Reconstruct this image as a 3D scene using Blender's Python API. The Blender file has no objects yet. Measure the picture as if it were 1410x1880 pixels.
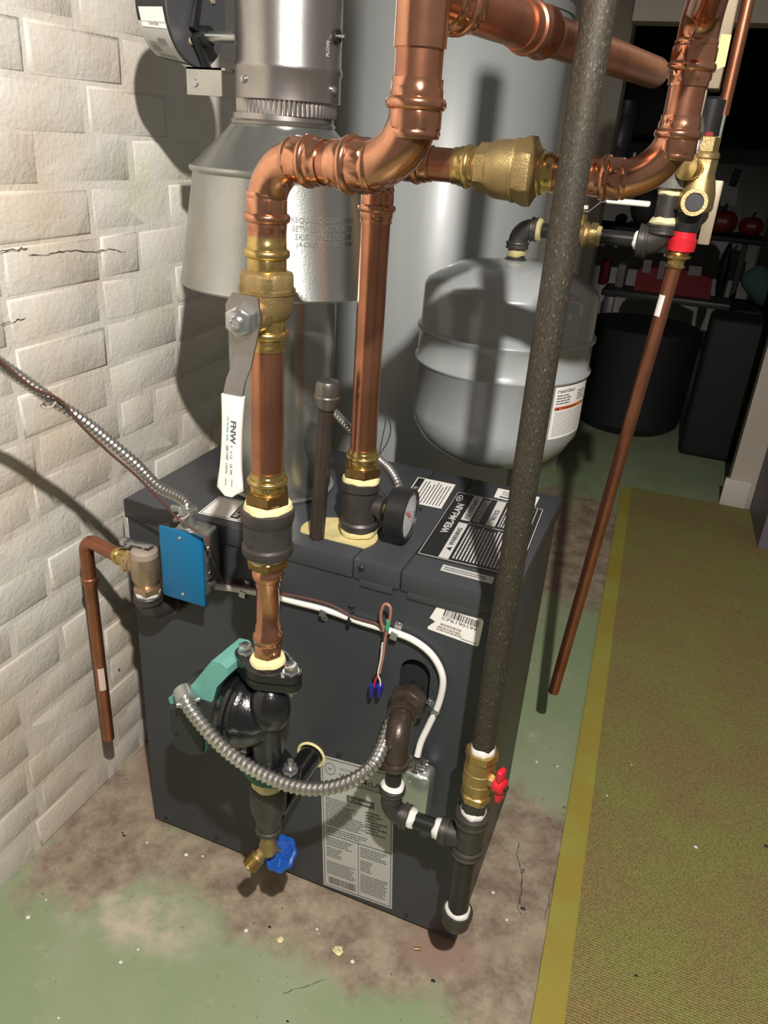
import bpy, bmesh, math, random
from mathutils import Vector, Matrix
random.seed(7)
C = bpy.context.scene
COL = C.collection
PI = math.pi
# ------------------------------------------------------------------ camera
CX, CY, CZ = 0.862519, -1.003049, 1.411887
PITCH, ROLL, YAW, FPX = 0.451795, 0.0705728, -0.3528381, 1415.398
_f = Vector((math.sin(YAW)*math.cos(PITCH), math.cos(YAW)*math.cos(PITCH), -math.sin(PITCH)))
_r0 = Vector((math.cos(YAW), -math.sin(YAW), 0)); _u0 = _r0.cross(_f)
_r = _r0*math.cos(ROLL)+_u0*math.sin(ROLL); _u = _u0*math.cos(ROLL)-_r0*math.sin(ROLL)
cam_d = bpy.data.cameras.new('camera'); cam = bpy.data.objects.new('camera', cam_d); COL.objects.link(cam)
m = Matrix((( _r.x,_u.x,-_f.x,CX),(_r.y,_u.y,-_f.y,CY),(_r.z,_u.z,-_f.z,CZ),(0,0,0,1)))
cam.matrix_world = m
cam_d.sensor_fit = 'VERTICAL'; cam_d.sensor_height = 24; cam_d.lens = 24*FPX/1880
cam_d.clip_start = 0.02; cam_d.clip_end = 60
C.camera = cam
# ------------------------------------------------------------------ light
w = bpy.data.worlds.new('world'); C.world = w; w.use_nodes = True
w.node_tree.nodes['Background'].inputs[0].default_value = (1.0, 0.93, 0.84, 1)
w.node_tree.nodes['Background'].inputs[1].default_value = 0.085
ld = bpy.data.lights.new('work_light', 'SPOT'); ld.spot_size = math.radians(108); ld.spot_blend = 0.75; ld.energy = 150; ld.color = (1.0, 0.96, 0.90); ld.shadow_soft_size = 0.022
lo = bpy.data.objects.new('work_light', ld); lo.location = (1.12, -1.20, 2.35); COL.objects.link(lo)
lo.rotation_euler = (Vector((0.42, -0.08, 0.62))-lo.location).to_track_quat('-Z', 'Y').to_euler()
C.view_settings.view_transform = 'Standard'; C.view_settings.look = 'None'
C.view_settings.exposure = 0.88; C.view_settings.gamma = 1.0
C.view_settings.use_curve_mapping = False

# ------------------------------------------------------------------ survey helpers
CAMP = Vector((CX, CY, CZ))
def ray(x, y): return _f+_r*((x-705)/FPX)-_u*((y-940)/FPX)
def A(x, y, X=None, Y=None, Z=None):
    d = ray(x, y)
    k = 0 if X is not None else 1 if Y is not None else 2
    v = (X, Y, Z)[k]
    return CAMP+d*((v-CAMP[k])/d[k])
def prj(p):
    d = Vector(p)-CAMP; z = d.dot(_f)
    return 705+FPX*d.dot(_r)/z, 940-FPX*d.dot(_u)/z
def zat(X, Y, py, front=0.0):
    """height on a vertical axis whose near side (front = radius) stands at image row py"""
    h = Vector((CX-X, CY-Y)); h.normalize()
    x, y = X+h.x*front, Y+h.y*front
    lo_, hi = -1.0, 3.0
    for _ in range(40):
        mid = (lo_+hi)/2
        if prj((x, y, mid))[1] > py: lo_ = mid
        else: hi = mid
    return lo_

# ------------------------------------------------------------------ materials
MATS = {}
def mat(name, col, rough=0.5, metal=0.0, bump=0.0, scale=200.0, var=0.0, vscale=8.0, spec=0.5, coat=0.0, trans=0.0, detail=4, col2=None, emis=None):
    if name in MATS: return MATS[name]
    mm = bpy.data.materials.new(name); mm.use_nodes = True; MATS[name] = mm
    nt = mm.node_tree; b = nt.nodes['Principled BSDF']
    b.inputs['Base Color'].default_value = (*col, 1); b.inputs['Roughness'].default_value = rough
    b.inputs['Metallic'].default_value = metal; b.inputs['Specular IOR Level'].default_value = spec
    b.inputs['Coat Weight'].default_value = coat; b.inputs['Coat Roughness'].default_value = 0.1
    b.inputs['Transmission Weight'].default_value = trans
    tc = nt.nodes.new('ShaderNodeTexCoord')
    if var > 0 or col2:
        n = nt.nodes.new('ShaderNodeTexNoise'); n.inputs['Scale'].default_value = vscale; n.inputs['Detail'].default_value = 5
        nt.links.new(tc.outputs['Object'], n.inputs['Vector'])
        r = nt.nodes.new('ShaderNodeValToRGB')
        c2 = col2 if col2 else tuple(max(0, c*(1-var)) for c in col)
        r.color_ramp.elements[0].position = 0.35; r.color_ramp.elements[0].color = (*c2, 1)
        r.color_ramp.elements[1].position = 0.62; r.color_ramp.elements[1].color = (*col, 1)
        nt.links.new(n.outputs['Fac'], r.inputs['Fac']); nt.links.new(r.outputs['Color'], b.inputs['Base Color'])
        mr = nt.nodes.new('ShaderNodeMapRange'); mr.inputs['To Min'].default_value = rough*1.15; mr.inputs['To Max'].default_value = rough*0.85
        nt.links.new(n.outputs['Fac'], mr.inputs['Value']); nt.links.new(mr.outputs['Result'], b.inputs['Roughness'])
    if bump > 0:
        n2 = nt.nodes.new('ShaderNodeTexNoise'); n2.inputs['Scale'].default_value = scale; n2.inputs['Detail'].default_value = detail
        nt.links.new(tc.outputs['Object'], n2.inputs['Vector'])
        bp = nt.nodes.new('ShaderNodeBump'); bp.inputs['Strength'].default_value = min(1, bump); bp.inputs['Distance'].default_value = 0.002
        nt.links.new(n2.outputs['Fac'], bp.inputs['Height']); nt.links.new(bp.outputs['Normal'], b.inputs['Normal'])
    return mm
M_COP = mat('copper', (0.62, 0.275, 0.165), 0.26, 0.95, 0.04, 60, 0.30, 14)
M_COPF = mat('copper_fitting', (0.72, 0.345, 0.21), 0.17, 0.96, 0.05, 70, 0.22, 25)
M_COPD = mat('old_copper', (0.44, 0.175, 0.10), 0.36, 0.9, 0.05, 60, 0.25, 18)
M_BRS = mat('brass', (0.70, 0.50, 0.19), 0.24, 0.95, 0.05, 90, 0.25, 30)
M_BRSC = mat('cast_brass', (0.46, 0.33, 0.15), 0.40, 0.85, 0.35, 500, 0.2, 40)
M_IRON = mat('black_iron', (0.085, 0.075, 0.068), 0.42, 0.55, 0.25, 450, 0.3, 30)
M_BLKP = mat('black_pipe', (0.030, 0.030, 0.028), 0.30, 0.4, 0.1, 200, 0.3, 20)
M_GALV = mat('galvanised', (0.50, 0.50, 0.47), 0.27, 0.92, 0.05, 60, 0.22, 16)
M_GALVD = mat('galvanised_hood', (0.44, 0.45, 0.43), 0.29, 0.92, 0.10, 300, 0.12, 12)
M_STEEL = mat('bright_steel', (0.46, 0.43, 0.41), 0.30, 0.95, 0.05, 80, 0.1, 30)
M_ZINC = mat('zinc_box', (0.50, 0.52, 0.50), 0.33, 0.85, 0.05, 120, 0.15, 20)
M_JACK = mat('boiler_enamel', (0.040, 0.043, 0.049), 0.42, 0.0, 0.05, 700, 0.10, 5)
M_JTOP = mat('boiler_top_enamel', (0.046, 0.048, 0.054), 0.40, 0.0, 0.05, 700, 0.10, 5)
M_SEAM = mat('dark_gap', (0.008, 0.008, 0.008), 0.8)
M_TANK = mat('tank_grey', (0.33, 0.345, 0.345), 0.24, 0.0, 0.02, 30, 0.05, 4, coat=0.4)
M_HEAT = mat('heater_grey', (0.31, 0.325, 0.325), 0.36, 0.0, 0.02, 20, 0.05, 3, coat=0.2)
M_FOAM = mat('thread_sealant', (0.80, 0.70, 0.36), 0.7, 0, 0.5, 220, 0.12, 40)
M_TAPE = mat('white_tape', (0.78, 0.76, 0.71), 0.6, 0, 0.5, 400, 0.12, 60)
M_WHITE = mat('label_white', (0.80, 0.77, 0.73), 0.4)
M_LGREY = mat('label_silver', (0.47, 0.46, 0.43), 0.42, 0.0)
M_BLACK = mat('print_black', (0.012, 0.012, 0.012), 0.45)
M_INKG = mat('print_grey', (0.10, 0.10, 0.095), 0.5)
M_INKL = mat('print_light', (0.55, 0.53, 0.50), 0.45)
M_ORNG = mat('print_orange', (0.55, 0.13, 0.03), 0.45)
M_BLUE = mat('blue_plate', (0.0, 0.125, 0.28), 0.35, 0, 0.04, 300)
M_WIREB = mat('wire_blue', (0.02, 0.02, 0.22), 0.4)
M_BHND = mat('blue_handwheel', (0.008, 0.075, 0.36), 0.35)
M_RED = mat('red_plastic', (0.62, 0.015, 0.03), 0.35)
M_REDD = mat('dark_red_cloth', (0.20, 0.008, 0.012), 0.7)
M_BPLA = mat('black_plastic', (0.014, 0.014, 0.015), 0.36)
M_RUBB = mat('dark_rubber', (0.02, 0.02, 0.02), 0.6)
M_PUMP = mat('pump_black_paint', (0.010, 0.010, 0.011), 0.22, 0.0, 0.3, 260, 0.2, 30, coat=0.3)
M_GREEN = mat('pump_green', (0.135, 0.36, 0.30), 0.38, 0, 0.1, 200, 0.12, 20)
M_DGRN = mat('pump_dark_green', (0.015, 0.13, 0.085), 0.35, 0, 0.1, 200)
M_MOTR = mat('motor_grey', (0.020, 0.022, 0.022), 0.45, 0, 0.1, 400)
M_CABW = mat('white_cable', (0.78, 0.74, 0.68), 0.45)
M_BRWN = mat('brown_wire', (0.10, 0.045, 0.035), 0.5)
M_PINK = mat('pinkish_wire', (0.36, 0.16, 0.12), 0.45)
M_TGRN = mat('green_tape', (0.05, 0.40, 0.18), 0.5)
M_HNDW = mat('white_vinyl', (0.80, 0.77, 0.70), 0.4, 0, 0.1, 200)
M_BEIG = mat('tan_metal', (0.36, 0.29, 0.20), 0.45, 0.2, 0.05, 200)
M_GLASS = mat('clear_lens', (0.9, 0.9, 0.9), 0.03, 0, trans=0.95)
M_DIAL = mat('dial_face', (0.80, 0.80, 0.80), 0.45)
M_FLEX = mat('flex_steel', (0.58, 0.56, 0.53), 0.27, 0.92, 0.04, 200, 0.1, 60)
M_SCRW = mat('screw_steel', (0.50, 0.50, 0.50), 0.25, 0.9)
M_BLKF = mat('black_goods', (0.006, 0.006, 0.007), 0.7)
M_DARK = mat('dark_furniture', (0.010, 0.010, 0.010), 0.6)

def clear_lens():
    mm = MATS['clear_lens']; nt = mm.node_tree; nt.nodes.clear(); o = nt.nodes.new('ShaderNodeOutputMaterial'); x = nt.nodes.new('ShaderNodeMixShader'); x.inputs[0].default_value = 0.12
    a = nt.nodes.new('ShaderNodeBsdfTransparent'); b = nt.nodes.new('ShaderNodeBsdfGlossy'); b.inputs['Roughness'].default_value = 0.04
    nt.links.new(a.outputs[0], x.inputs[1]); nt.links.new(b.outputs[0], x.inputs[2]); nt.links.new(x.outputs[0], o.inputs[0])
clear_lens()
def gas_pipe_mat():
    mm = bpy.data.materials.new('weathered_steel_pipe'); mm.use_nodes = True; nt = mm.node_tree; b = nt.nodes['Principled BSDF']
    tc = nt.nodes.new('ShaderNodeTexCoord'); mp = nt.nodes.new('ShaderNodeMapping'); mp.inputs['Scale'].default_value = (1, 1, 0.5)
    nt.links.new(tc.outputs['Object'], mp.inputs['Vector'])
    n = nt.nodes.new('ShaderNodeTexNoise'); n.inputs['Scale'].default_value = 420; n.inputs['Detail'].default_value = 6; n.inputs['Roughness'].default_value = 0.65
    nt.links.new(mp.outputs['Vector'], n.inputs['Vector'])
    r = nt.nodes.new('ShaderNodeValToRGB'); e = r.color_ramp.elements
    e[0].position = 0.40; e[0].color = (0.040, 0.033, 0.024, 1); e[1].position = 0.76; e[1].color = (0.42, 0.40, 0.35, 1)
    x = e.new(0.62); x.color = (0.070, 0.060, 0.045, 1)
    nt.links.new(n.outputs['Fac'], r.inputs['Fac']); nt.links.new(r.outputs['Color'], b.inputs['Base Color'])
    b.inputs['Roughness'].default_value = 0.5; b.inputs['Metallic'].default_value = 0.45
    bp = nt.nodes.new('ShaderNodeBump'); bp.inputs['Strength'].default_value = 0.5; bp.inputs['Distance'].default_value = 0.001
    nt.links.new(n.outputs['Fac'], bp.inputs['Height']); nt.links.new(bp.outputs['Normal'], b.inputs['Normal'])
    MATS['gaspipe'] = mm; return mm
M_GAS = gas_pipe_mat()

def wall_paint(name, base=(0.67, 0.64, 0.58)):
    mm = bpy.data.materials.new(name); mm.use_nodes = True; nt = mm.node_tree; b = nt.nodes['Principled BSDF']
    g = nt.nodes.new('ShaderNodeNewGeometry')
    n = nt.nodes.new('ShaderNodeTexNoise'); n.inputs['Scale'].default_value = 3.2; n.inputs['Detail'].default_value = 6
    nt.links.new(g.outputs['Position'], n.inputs['Vector'])
    r = nt.nodes.new('ShaderNodeValToRGB'); e = r.color_ramp.elements
    e[0].position = 0.36; e[0].color = (base[0]*0.93, base[1]*0.83, base[2]*0.74, 1)
    e[1].position = 0.60; e[1].color = (*base, 1)
    x = e.new(0.74); x.color = (base[0]*0.94, base[1]*0.97, base[2]*0.80, 1)
    nt.links.new(n.outputs['Fac'], r.inputs['Fac'])
    # pin holes and flaked spots
    n3 = nt.nodes.new('ShaderNodeTexNoise'); n3.inputs['Scale'].default_value = 26; n3.inputs['Detail'].default_value = 3
    nt.links.new(g.outputs['Position'], n3.inputs['Vector'])
    r3 = nt.nodes.new('ShaderNodeValToRGB'); r3.color_ramp.elements[0].position = 0.755; r3.color_ramp.elements[0].color = (0, 0, 0, 1)
    r3.color_ramp.elements[1].position = 0.775; r3.color_ramp.elements[1].color = (1, 1, 1, 1)
    nt.links.new(n3.outputs['Fac'], r3.inputs['Fac'])
    mx = nt.nodes.new('ShaderNodeMix'); mx.data_type = 'RGBA'; mx.inputs['B'].default_value = (0.10, 0.075, 0.06, 1)
    nt.links.new(r3.outputs['Color'], mx.inputs['Factor']); nt.links.new(r.outputs['Color'], mx.inputs['A'])
    nt.links.new(mx.outputs['Result'], b.inputs['Base Color'])
    b.inputs['Roughness'].default_value = 0.42
    n1 = nt.nodes.new('ShaderNodeTexNoise'); n1.inputs['Scale'].default_value = 125; n1.inputs['Detail'].default_value = 3; n1.inputs['Roughness'].default_value = 0.55
    n2 = nt.nodes.new('ShaderNodeTexNoise'); n2.inputs['Scale'].default_value = 15; n2.inputs['Detail'].default_value = 6; n2.inputs['Distortion'].default_value = 0.5
    for q in (n1, n2): nt.links.new(g.outputs['Position'], q.inputs['Vector'])
    b1 = nt.nodes.new('ShaderNodeBump'); b1.inputs['Strength'].default_value = 0.5; b1.inputs['Distance'].default_value = 0.0026
    b2 = nt.nodes.new('ShaderNodeBump'); b2.inputs['Strength'].default_value = 0.42; b2.inputs['Distance'].default_value = 0.010
    nt.links.new(n1.outputs['Fac'], b1.inputs['Height']); nt.links.new(n2.outputs['Fac'], b2.inputs['Height'])
    nt.links.new(b2.outputs['Normal'], b1.inputs['Normal']); nt.links.new(b1.outputs['Normal'], b.inputs['Normal'])
    return mm
M_WALL = wall_paint('painted_masonry')
M_PLAIN = mat('painted_wall', (0.24, 0.215, 0.175), 0.6, 0, 0.1, 60, 0.08, 3)
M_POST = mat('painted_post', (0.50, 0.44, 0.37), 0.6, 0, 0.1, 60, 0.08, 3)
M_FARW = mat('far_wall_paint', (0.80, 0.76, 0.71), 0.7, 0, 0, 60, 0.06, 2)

def floor_mat():
    mm = bpy.data.materials.new('worn_painted_concrete'); mm.use_nodes = True; nt = mm.node_tree; b = nt.nodes['Principled BSDF']
    L = nt.links.new
    g = nt.nodes.new('ShaderNodeNewGeometry')
    def noise(sc, det=6, rough=0.6, dist=0.0):
        n = nt.nodes.new('ShaderNodeTexNoise'); n.inputs['Scale'].default_value = sc; n.inputs['Detail'].default_value = det
        n.inputs['Roughness'].default_value = rough; n.inputs['Distortion'].default_value = dist
        L(g.outputs['Position'], n.inputs['Vector']); return n.outputs['Fac']
    def ramp(inp, p0, p1):
        r = nt.nodes.new('ShaderNodeValToRGB'); r.color_ramp.elements[0].position = p0; r.color_ramp.elements[1].position = p1
        L(inp, r.inputs['Fac']); return r.outputs['Color']
    def mix(f, a, bb):
        x = nt.nodes.new('ShaderNodeMix'); x.data_type = 'RGBA'
        for k, v in (('Factor', f), ('A', a), ('B', bb)):
            if hasattr(v, 'is_linked') or hasattr(v, 'links'): L(v, x.inputs[k])
            else: x.inputs[k].default_value = v
        return x.outputs['Result']
    def math_(op, a, bb=0.0):
        x = nt.nodes.new('ShaderNodeMath'); x.operation = op
        for k, v in enumerate((a, bb)):
            if hasattr(v, 'links'): L(v, x.inputs[k])
            else: x.inputs[k].default_value = v
        return x.outputs[0]
    sep = nt.nodes.new('ShaderNodeSeparateXYZ'); L(g.outputs['Position'], sep.inputs[0])
    X, Y = sep.outputs[0], sep.outputs[1]
    # worn area: paint has lifted along the boiler plinth and the foot of the wall
    def blob(cx, cy, rx, ry):
        dx = math_('DIVIDE', math_('SUBTRACT', X, cx), rx); dy = math_('DIVIDE', math_('SUBTRACT', Y, cy), ry)
        d = math_('SQRT', math_('ADD', math_('MULTIPLY', dx, dx), math_('MULTIPLY', dy, dy)))
        return math_('SUBTRACT', 1.0, d)
    big = noise(5.0, 6, 0.6, 0.4)
    wear = math_('MAXIMUM', blob(0.40, 0.02, 0.52, 0.20), math_('MAXIMUM', blob(-0.08, 0.05, 0.16, 0.42), math_('MAXIMUM', blob(0.80, 0.12, 0.16, 0.42), blob(0.60, 1.85, 0.45, 0.60))))
    wear = math_('ADD', wear, math_('MULTIPLY', math_('SUBTRACT', big, 0.5), 1.5))
    wearc = ramp(wear, 0.05, 0.32)
    green = mix(ramp(noise(3.0), 0.4, 0.6), (0.235, 0.300, 0.165, 1), (0.290, 0.320, 0.205, 1))
    green = mix(ramp(noise(10.0, 8, 0.7, 0.2), 0.60, 0.78), green, (0.45, 0.42, 0.32, 1))
    green = mix(math_('MULTIPLY', ramp(blob(0.08, -0.20, 0.22, 0.10), 0.0, 0.6), ramp(noise(11.0), 0.42, 0.62)), green, (0.50, 0.43, 0.34, 1))
    brown = mix(ramp(noise(15.0, 9, 0.72, 0.1), 0.38, 0.62), (0.200, 0.140, 0.105, 1), (0.370, 0.300, 0.215, 1))
    brown = mix(ramp(noise(48.0, 7, 0.7), 0.64, 0.72), brown, (0.52, 0.45, 0.34, 1))
    pink = mix(ramp(math_('ADD', math_('MAXIMUM', blob(0.68, -0.02, 0.10, 0.07), blob(-0.06, 0.22, 0.14, 0.2)), math_('MULTIPLY', math_('SUBTRACT', noise(20), 0.5), 1.2)), 0.1, 0.5), brown, (0.29, 0.195, 0.15, 1))
    col = mix(wearc, green, pink)
    col = mix(ramp(noise(60, 4, 0.6), 0.66, 0.74), col, (0.07, 0.055, 0.04, 1))
    L(col, b.inputs['Base Color'])
    L(math_('ADD', 0.36, math_('MULTIPLY', wear, 0.12)), b.inputs['Roughness'])
    bp = nt.nodes.new('ShaderNodeBump'); bp.inputs['Strength'].default_value = 0.35; bp.inputs['Distance'].default_value = 0.004
    L(noise(45, 8, 0.65), bp.inputs['Height']); L(bp.outputs['Normal'], b.inputs['Normal'])
    return mm
M_FLOOR = floor_mat()

def carpet_mat(name, ribs):
    mm = bpy.data.materials.new(name); mm.use_nodes = True; nt = mm.node_tree; b = nt.nodes['Principled BSDF']; L = nt.links.new
    g = nt.nodes.new('ShaderNodeNewGeometry')
    n = nt.nodes.new('ShaderNodeTexNoise'); n.inputs['Scale'].default_value = 5; n.inputs['Detail'].default_value = 6; L(g.outputs['Position'], n.inputs['Vector'])
    r = nt.nodes.new('ShaderNodeValToRGB'); e = r.color_ramp.elements
    if ribs: e[0].color = (0.250, 0.185, 0.066, 1); e[1].color = (0.235, 0.220, 0.062, 1)
    else: e[0].color = (0.320, 0.250, 0.045, 1); e[1].color = (0.320, 0.290, 0.060, 1)
    e[0].position = 0.42; e[1].position = 0.58
    L(n.outputs['Fac'], r.inputs['Fac'])
    n2 = nt.nodes.new('ShaderNodeTexNoise'); n2.inputs['Scale'].default_value = 260; n2.inputs['Detail'].default_value = 4; L(g.outputs['Position'], n2.inputs['Vector'])
    mx = nt.nodes.new('ShaderNodeMix'); mx.data_type = 'RGBA'; mx.blend_type = 'MULTIPLY'; mx.inputs['Factor'].default_value = 0.7 if ribs else 0.15
    r2 = nt.nodes.new('ShaderNodeValToRGB'); r2.color_ramp.elements[0].position = 0.35; r2.color_ramp.elements[0].color = (0.45, 0.45, 0.42, 1)
    r2.color_ramp.elements[1].position = 0.60; r2.color_ramp.elements[1].color = (1.15, 1.15, 1.1, 1)
    L(n2.outputs['Fac'], r2.inputs['Fac']); L(r.outputs['Color'], mx.inputs['A']); L(r2.outputs['Color'], mx.inputs['B'])
    L(mx.outputs['Result'], b.inputs['Base Color']); b.inputs['Roughness'].default_value = 0.85 if ribs else 0.5
    if ribs:
        wv = nt.nodes.new('ShaderNodeTexWave'); wv.wave_type = 'BANDS'; wv.bands_direction = 'Y'; wv.inputs['Scale'].default_value = 56
        wv.inputs['Distortion'].default_value = 1.2; wv.inputs['Detail'].default_value = 2; L(g.outputs['Position'], wv.inputs['Vector'])
        ad = nt.nodes.new('ShaderNodeMath'); ad.operation = 'ADD'; L(wv.outputs['Fac'], ad.inputs[0]); L(n2.outputs['Fac'], ad.inputs[1])
        bp = nt.nodes.new('ShaderNodeBump'); bp.inputs['Strength'].default_value = 0.6; bp.inputs['Distance'].default_value = 0.002
        L(ad.outputs[0], bp.inputs['Height']); L(bp.outputs['Normal'], b.inputs['Normal'])
    return mm
M_CARP = carpet_mat('olive_ribbed_carpet', True); M_CBOR = carpet_mat('olive_edging', False)

# ------------------------------------------------------------------ object helpers
WL = {}
def tag(o, label=None, cat=None, group=None, kind=None):
    if label: o['label'] = label
    if cat: o['category'] = cat
    if group: o['group'] = group
    if kind: o['kind'] = kind
    return o
def thing(name, label, cat, loc=(0, 0, 0), group=None):
    o = bpy.data.objects.new(name, None); COL.objects.link(o); o.location = loc; o.empty_display_size = 0.02
    WL[o.name] = Vector(loc); return tag(o, label, cat, group)
class MB:
    def __init__(s): s.v = []; s.f = []
    def add(s, vs, fs):
        k = len(s.v); s.v += [Vector(p) for p in vs]; s.f += [[k+i for i in f] for f in fs]; return s
    def build(s, name, m, parent=None, smooth=True, angle=38, label=None, cat=None, group=None, kind=None):
        me = bpy.data.meshes.new(name)
        if parent is not None: org = WL[parent.name]
        else:
            n = len(s.v); org = Vector((sum(p.x for p in s.v)/n, sum(p.y for p in s.v)/n, min(p.z for p in s.v)))
        me.from_pydata([tuple(p-org) for p in s.v], [], s.f); me.validate(); me.update()
        bm = bmesh.new(); bm.from_mesh(me); bmesh.ops.recalc_face_normals(bm, faces=bm.faces); bm.to_mesh(me); bm.free()
        if smooth:
            me.shade_smooth(); me.set_sharp_from_angle(angle=math.radians(angle))
        me.materials.append(m)
        o = bpy.data.objects.new(name, me); COL.objects.link(o)
        if parent is not None: o.parent = parent; WL[o.name] = org
        else: o.location = org; WL[o.name] = org
        return tag(o, label, cat, group, kind)
def frame(d, up=None):
    d = Vector(d).normalized()
    a = Vector(up) if up is not None else (Vector((0, 0, 1)) if abs(d.z) < 0.9 else Vector((1, 0, 0)))
    u = (a-d*a.dot(d)).normalized(); v = d.cross(u); return d, u, v
def hexr(r, th, h):
    if h <= 0: return r
    k = (th % (PI/3))-PI/6
    return r*(1-h)+h*r/math.cos(k)
def lathe(mb, o, d, prof, n=32, up=None, caps=True):
    """prof rows (s, r[, hexness]) along axis d from o"""
    o = Vector(o); d, u, v = frame(d, up); vs = []; fs = []
    for row in prof:
        s, r = row[0], row[1]; h = row[2] if len(row) > 2 else 0
        for i in range(n):
            th = 2*PI*i/n; rr = hexr(r, th, h)
            vs.append(o+d*s+(u*math.cos(th)+v*math.sin(th))*rr)
    m_ = len(prof)
    for j in range(m_-1):
        for i in range(n):
            a = j*n+i; b = j*n+(i+1) % n; fs.append([a, b, b+n, a+n])
    if caps:
        if prof[0][1] > 1e-5: fs.append(list(range(n))[::-1])
        if prof[-1][1] > 1e-5: fs.append([(m_-1)*n+i for i in range(n)])
    return mb.add(vs, fs)
def sweep(mb, pts, r, n=14, caps=True, closed=False):
    pts = [Vector(p) for p in pts]; N = len(pts)
    tang = []
    for i in range(N):
        if closed: t = pts[(i+1) % N]-pts[i-1]
        else: t = pts[min(i+1, N-1)]-pts[max(i-1, 0)]
        tang.append(t.normalized())
    d, u, v = frame(tang[0]); vs = []; fs = []
    for i in range(N):
        t = tang[i]; u = (u-t*u.dot(t)).normalized(); v = t.cross(u)
        rr = r[i] if isinstance(r, (list, tuple)) else r
        for k in range(n):
            th = 2*PI*k/n; vs.append(pts[i]+(u*math.cos(th)+v*math.sin(th))*rr)
    M_ = N if closed else N-1
    for j in range(M_):
        for k in range(n):
            a = j*n+k; b = j*n+(k+1) % n; c = ((j+1) % N)*n
            fs.append([a, b, c+(k+1) % n, c+k])
    if caps and not closed: fs.append(list(range(n))[::-1]); fs.append([(N-1)*n+k for k in range(n)])
    return mb.add(vs, fs)
def fillet(pts, rad, seg=10):
    pts = [Vector(p) for p in pts]; out = [pts[0]]
    for i in range(1, len(pts)-1):
        a = (pts[i-1]-pts[i]); b = (pts[i+1]-pts[i]); la, lb = a.length, b.length; a.normalize(); b.normalize()
        ang = a.angle(b); t = min(rad/math.tan(ang/2), la*0.95, lb*0.95); rr = t*math.tan(ang/2)
        p0 = pts[i]+a*t; p1 = pts[i]+b*t; c = pts[i]+(a+b).normalized()*(rr/math.sin(ang/2))
        x = (p0-c).normalized(); ax = x.cross((p1-c).normalized())
        tot = x.angle((p1-c).normalized())
        if ax.length < 1e-6: out.append(pts[i]); continue
        ax.normalize()
        for k in range(seg+1): out.append(c+(Matrix.Rotation(tot*k/seg, 3, ax) @ x)*rr)
    out.append(pts[-1]); return out
def resample(pts, step):
    out = [pts[0].copy()]; acc = 0
    for a, b in zip(pts, pts[1:]):
        L = (b-a).length
        if L < 1e-9: continue
        t = step-acc
        while t <= L: out.append(a+(b-a)*(t/L)); t += step
        acc = L-(t-step)
    if (out[-1]-pts[-1]).length > step*0.3: out.append(pts[-1].copy())
    return out
def spline(pts, per=12):
    P_ = [Vector(p) for p in pts]; P_ = [P_[0]*2-P_[1]]+P_+[P_[-1]*2-P_[-2]]; out = []
    for i in range(1, len(P_)-2):
        for k in range(per):
            t = k/per; a, b, c, d = P_[i-1:i+3]
            out.append(0.5*((2*b)+(c-a)*t+(2*a-5*b+4*c-d)*t*t+(3*b-a-3*c+d)*t**3))
    out.append(P_[-2]); return out
def box(mb, c, size, R=None, bev=0.0, seg=2):
    bm = bmesh.new(); bmesh.ops.create_cube(bm, size=1.0)
    for v in bm.verts: v.co = Vector((v.co.x*size[0], v.co.y*size[1], v.co.z*size[2]))
    if bev > 0: bmesh.ops.bevel(bm, geom=list(bm.edges), offset=bev, segments=seg, profile=0.5, affect='EDGES')
    R = R or Matrix.Identity(3); c = Vector(c); bm.verts.index_update()
    mb.add([c+R @ v.co for v in bm.verts], [[v.index for v in f.verts] for f in bm.faces]); bm.free(); return mb
def box2(mb, lo_, hi, bev=0.0, seg=2):
    lo_, hi = Vector(lo_), Vector(hi); return box(mb, (lo_+hi)/2, hi-lo_, None, bev, seg)
def prism(mb, outline, o, ux, uy, depth, both=True):
    """outline 2d points in plane (ux,uy) at o, extruded by depth vector"""
    o = Vector(o); ux = Vector(ux); uy = Vector(uy); dv = Vector(depth); n = len(outline)
    a = [o+ux*x+uy*y for x, y in outline]; vs = a+[p+dv for p in a]
    fs = [list(range(n))[::-1], [n+i for i in range(n)]]+[[i, (i+1) % n, n+(i+1) % n, n+i] for i in range(n)]
    return mb.add(vs, fs)
def ball(mb, c, r, n=20, m_=12, sq=(1, 1, 1)):
    c = Vector(c); vs = []; fs = []
    for j in range(m_+1):
        ph = PI*j/m_
        for i in range(n):
            th = 2*PI*i/n; vs.append(c+Vector((r*sq[0]*math.sin(ph)*math.cos(th), r*sq[1]*math.sin(ph)*math.sin(th), r*sq[2]*math.cos(ph))))
    for j in range(m_):
        for i in range(n): fs.append([j*n+i, j*n+(i+1) % n, (j+1)*n+(i+1) % n, (j+1)*n+i])
    return mb.add(vs, fs)
def torus(mb, c, d, R, r, n=32, k=8):
    d, u, v = frame(d); c = Vector(c)
    return sweep(mb, [c+(u*math.cos(2*PI*i/n)+v*math.sin(2*PI*i/n))*R for i in range(n)], r, k, closed=True)
def RZ(a): return Matrix.Rotation(a, 3, 'Z')
def basis(x, y, z): return Matrix((x, y, z)).transposed()

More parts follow.
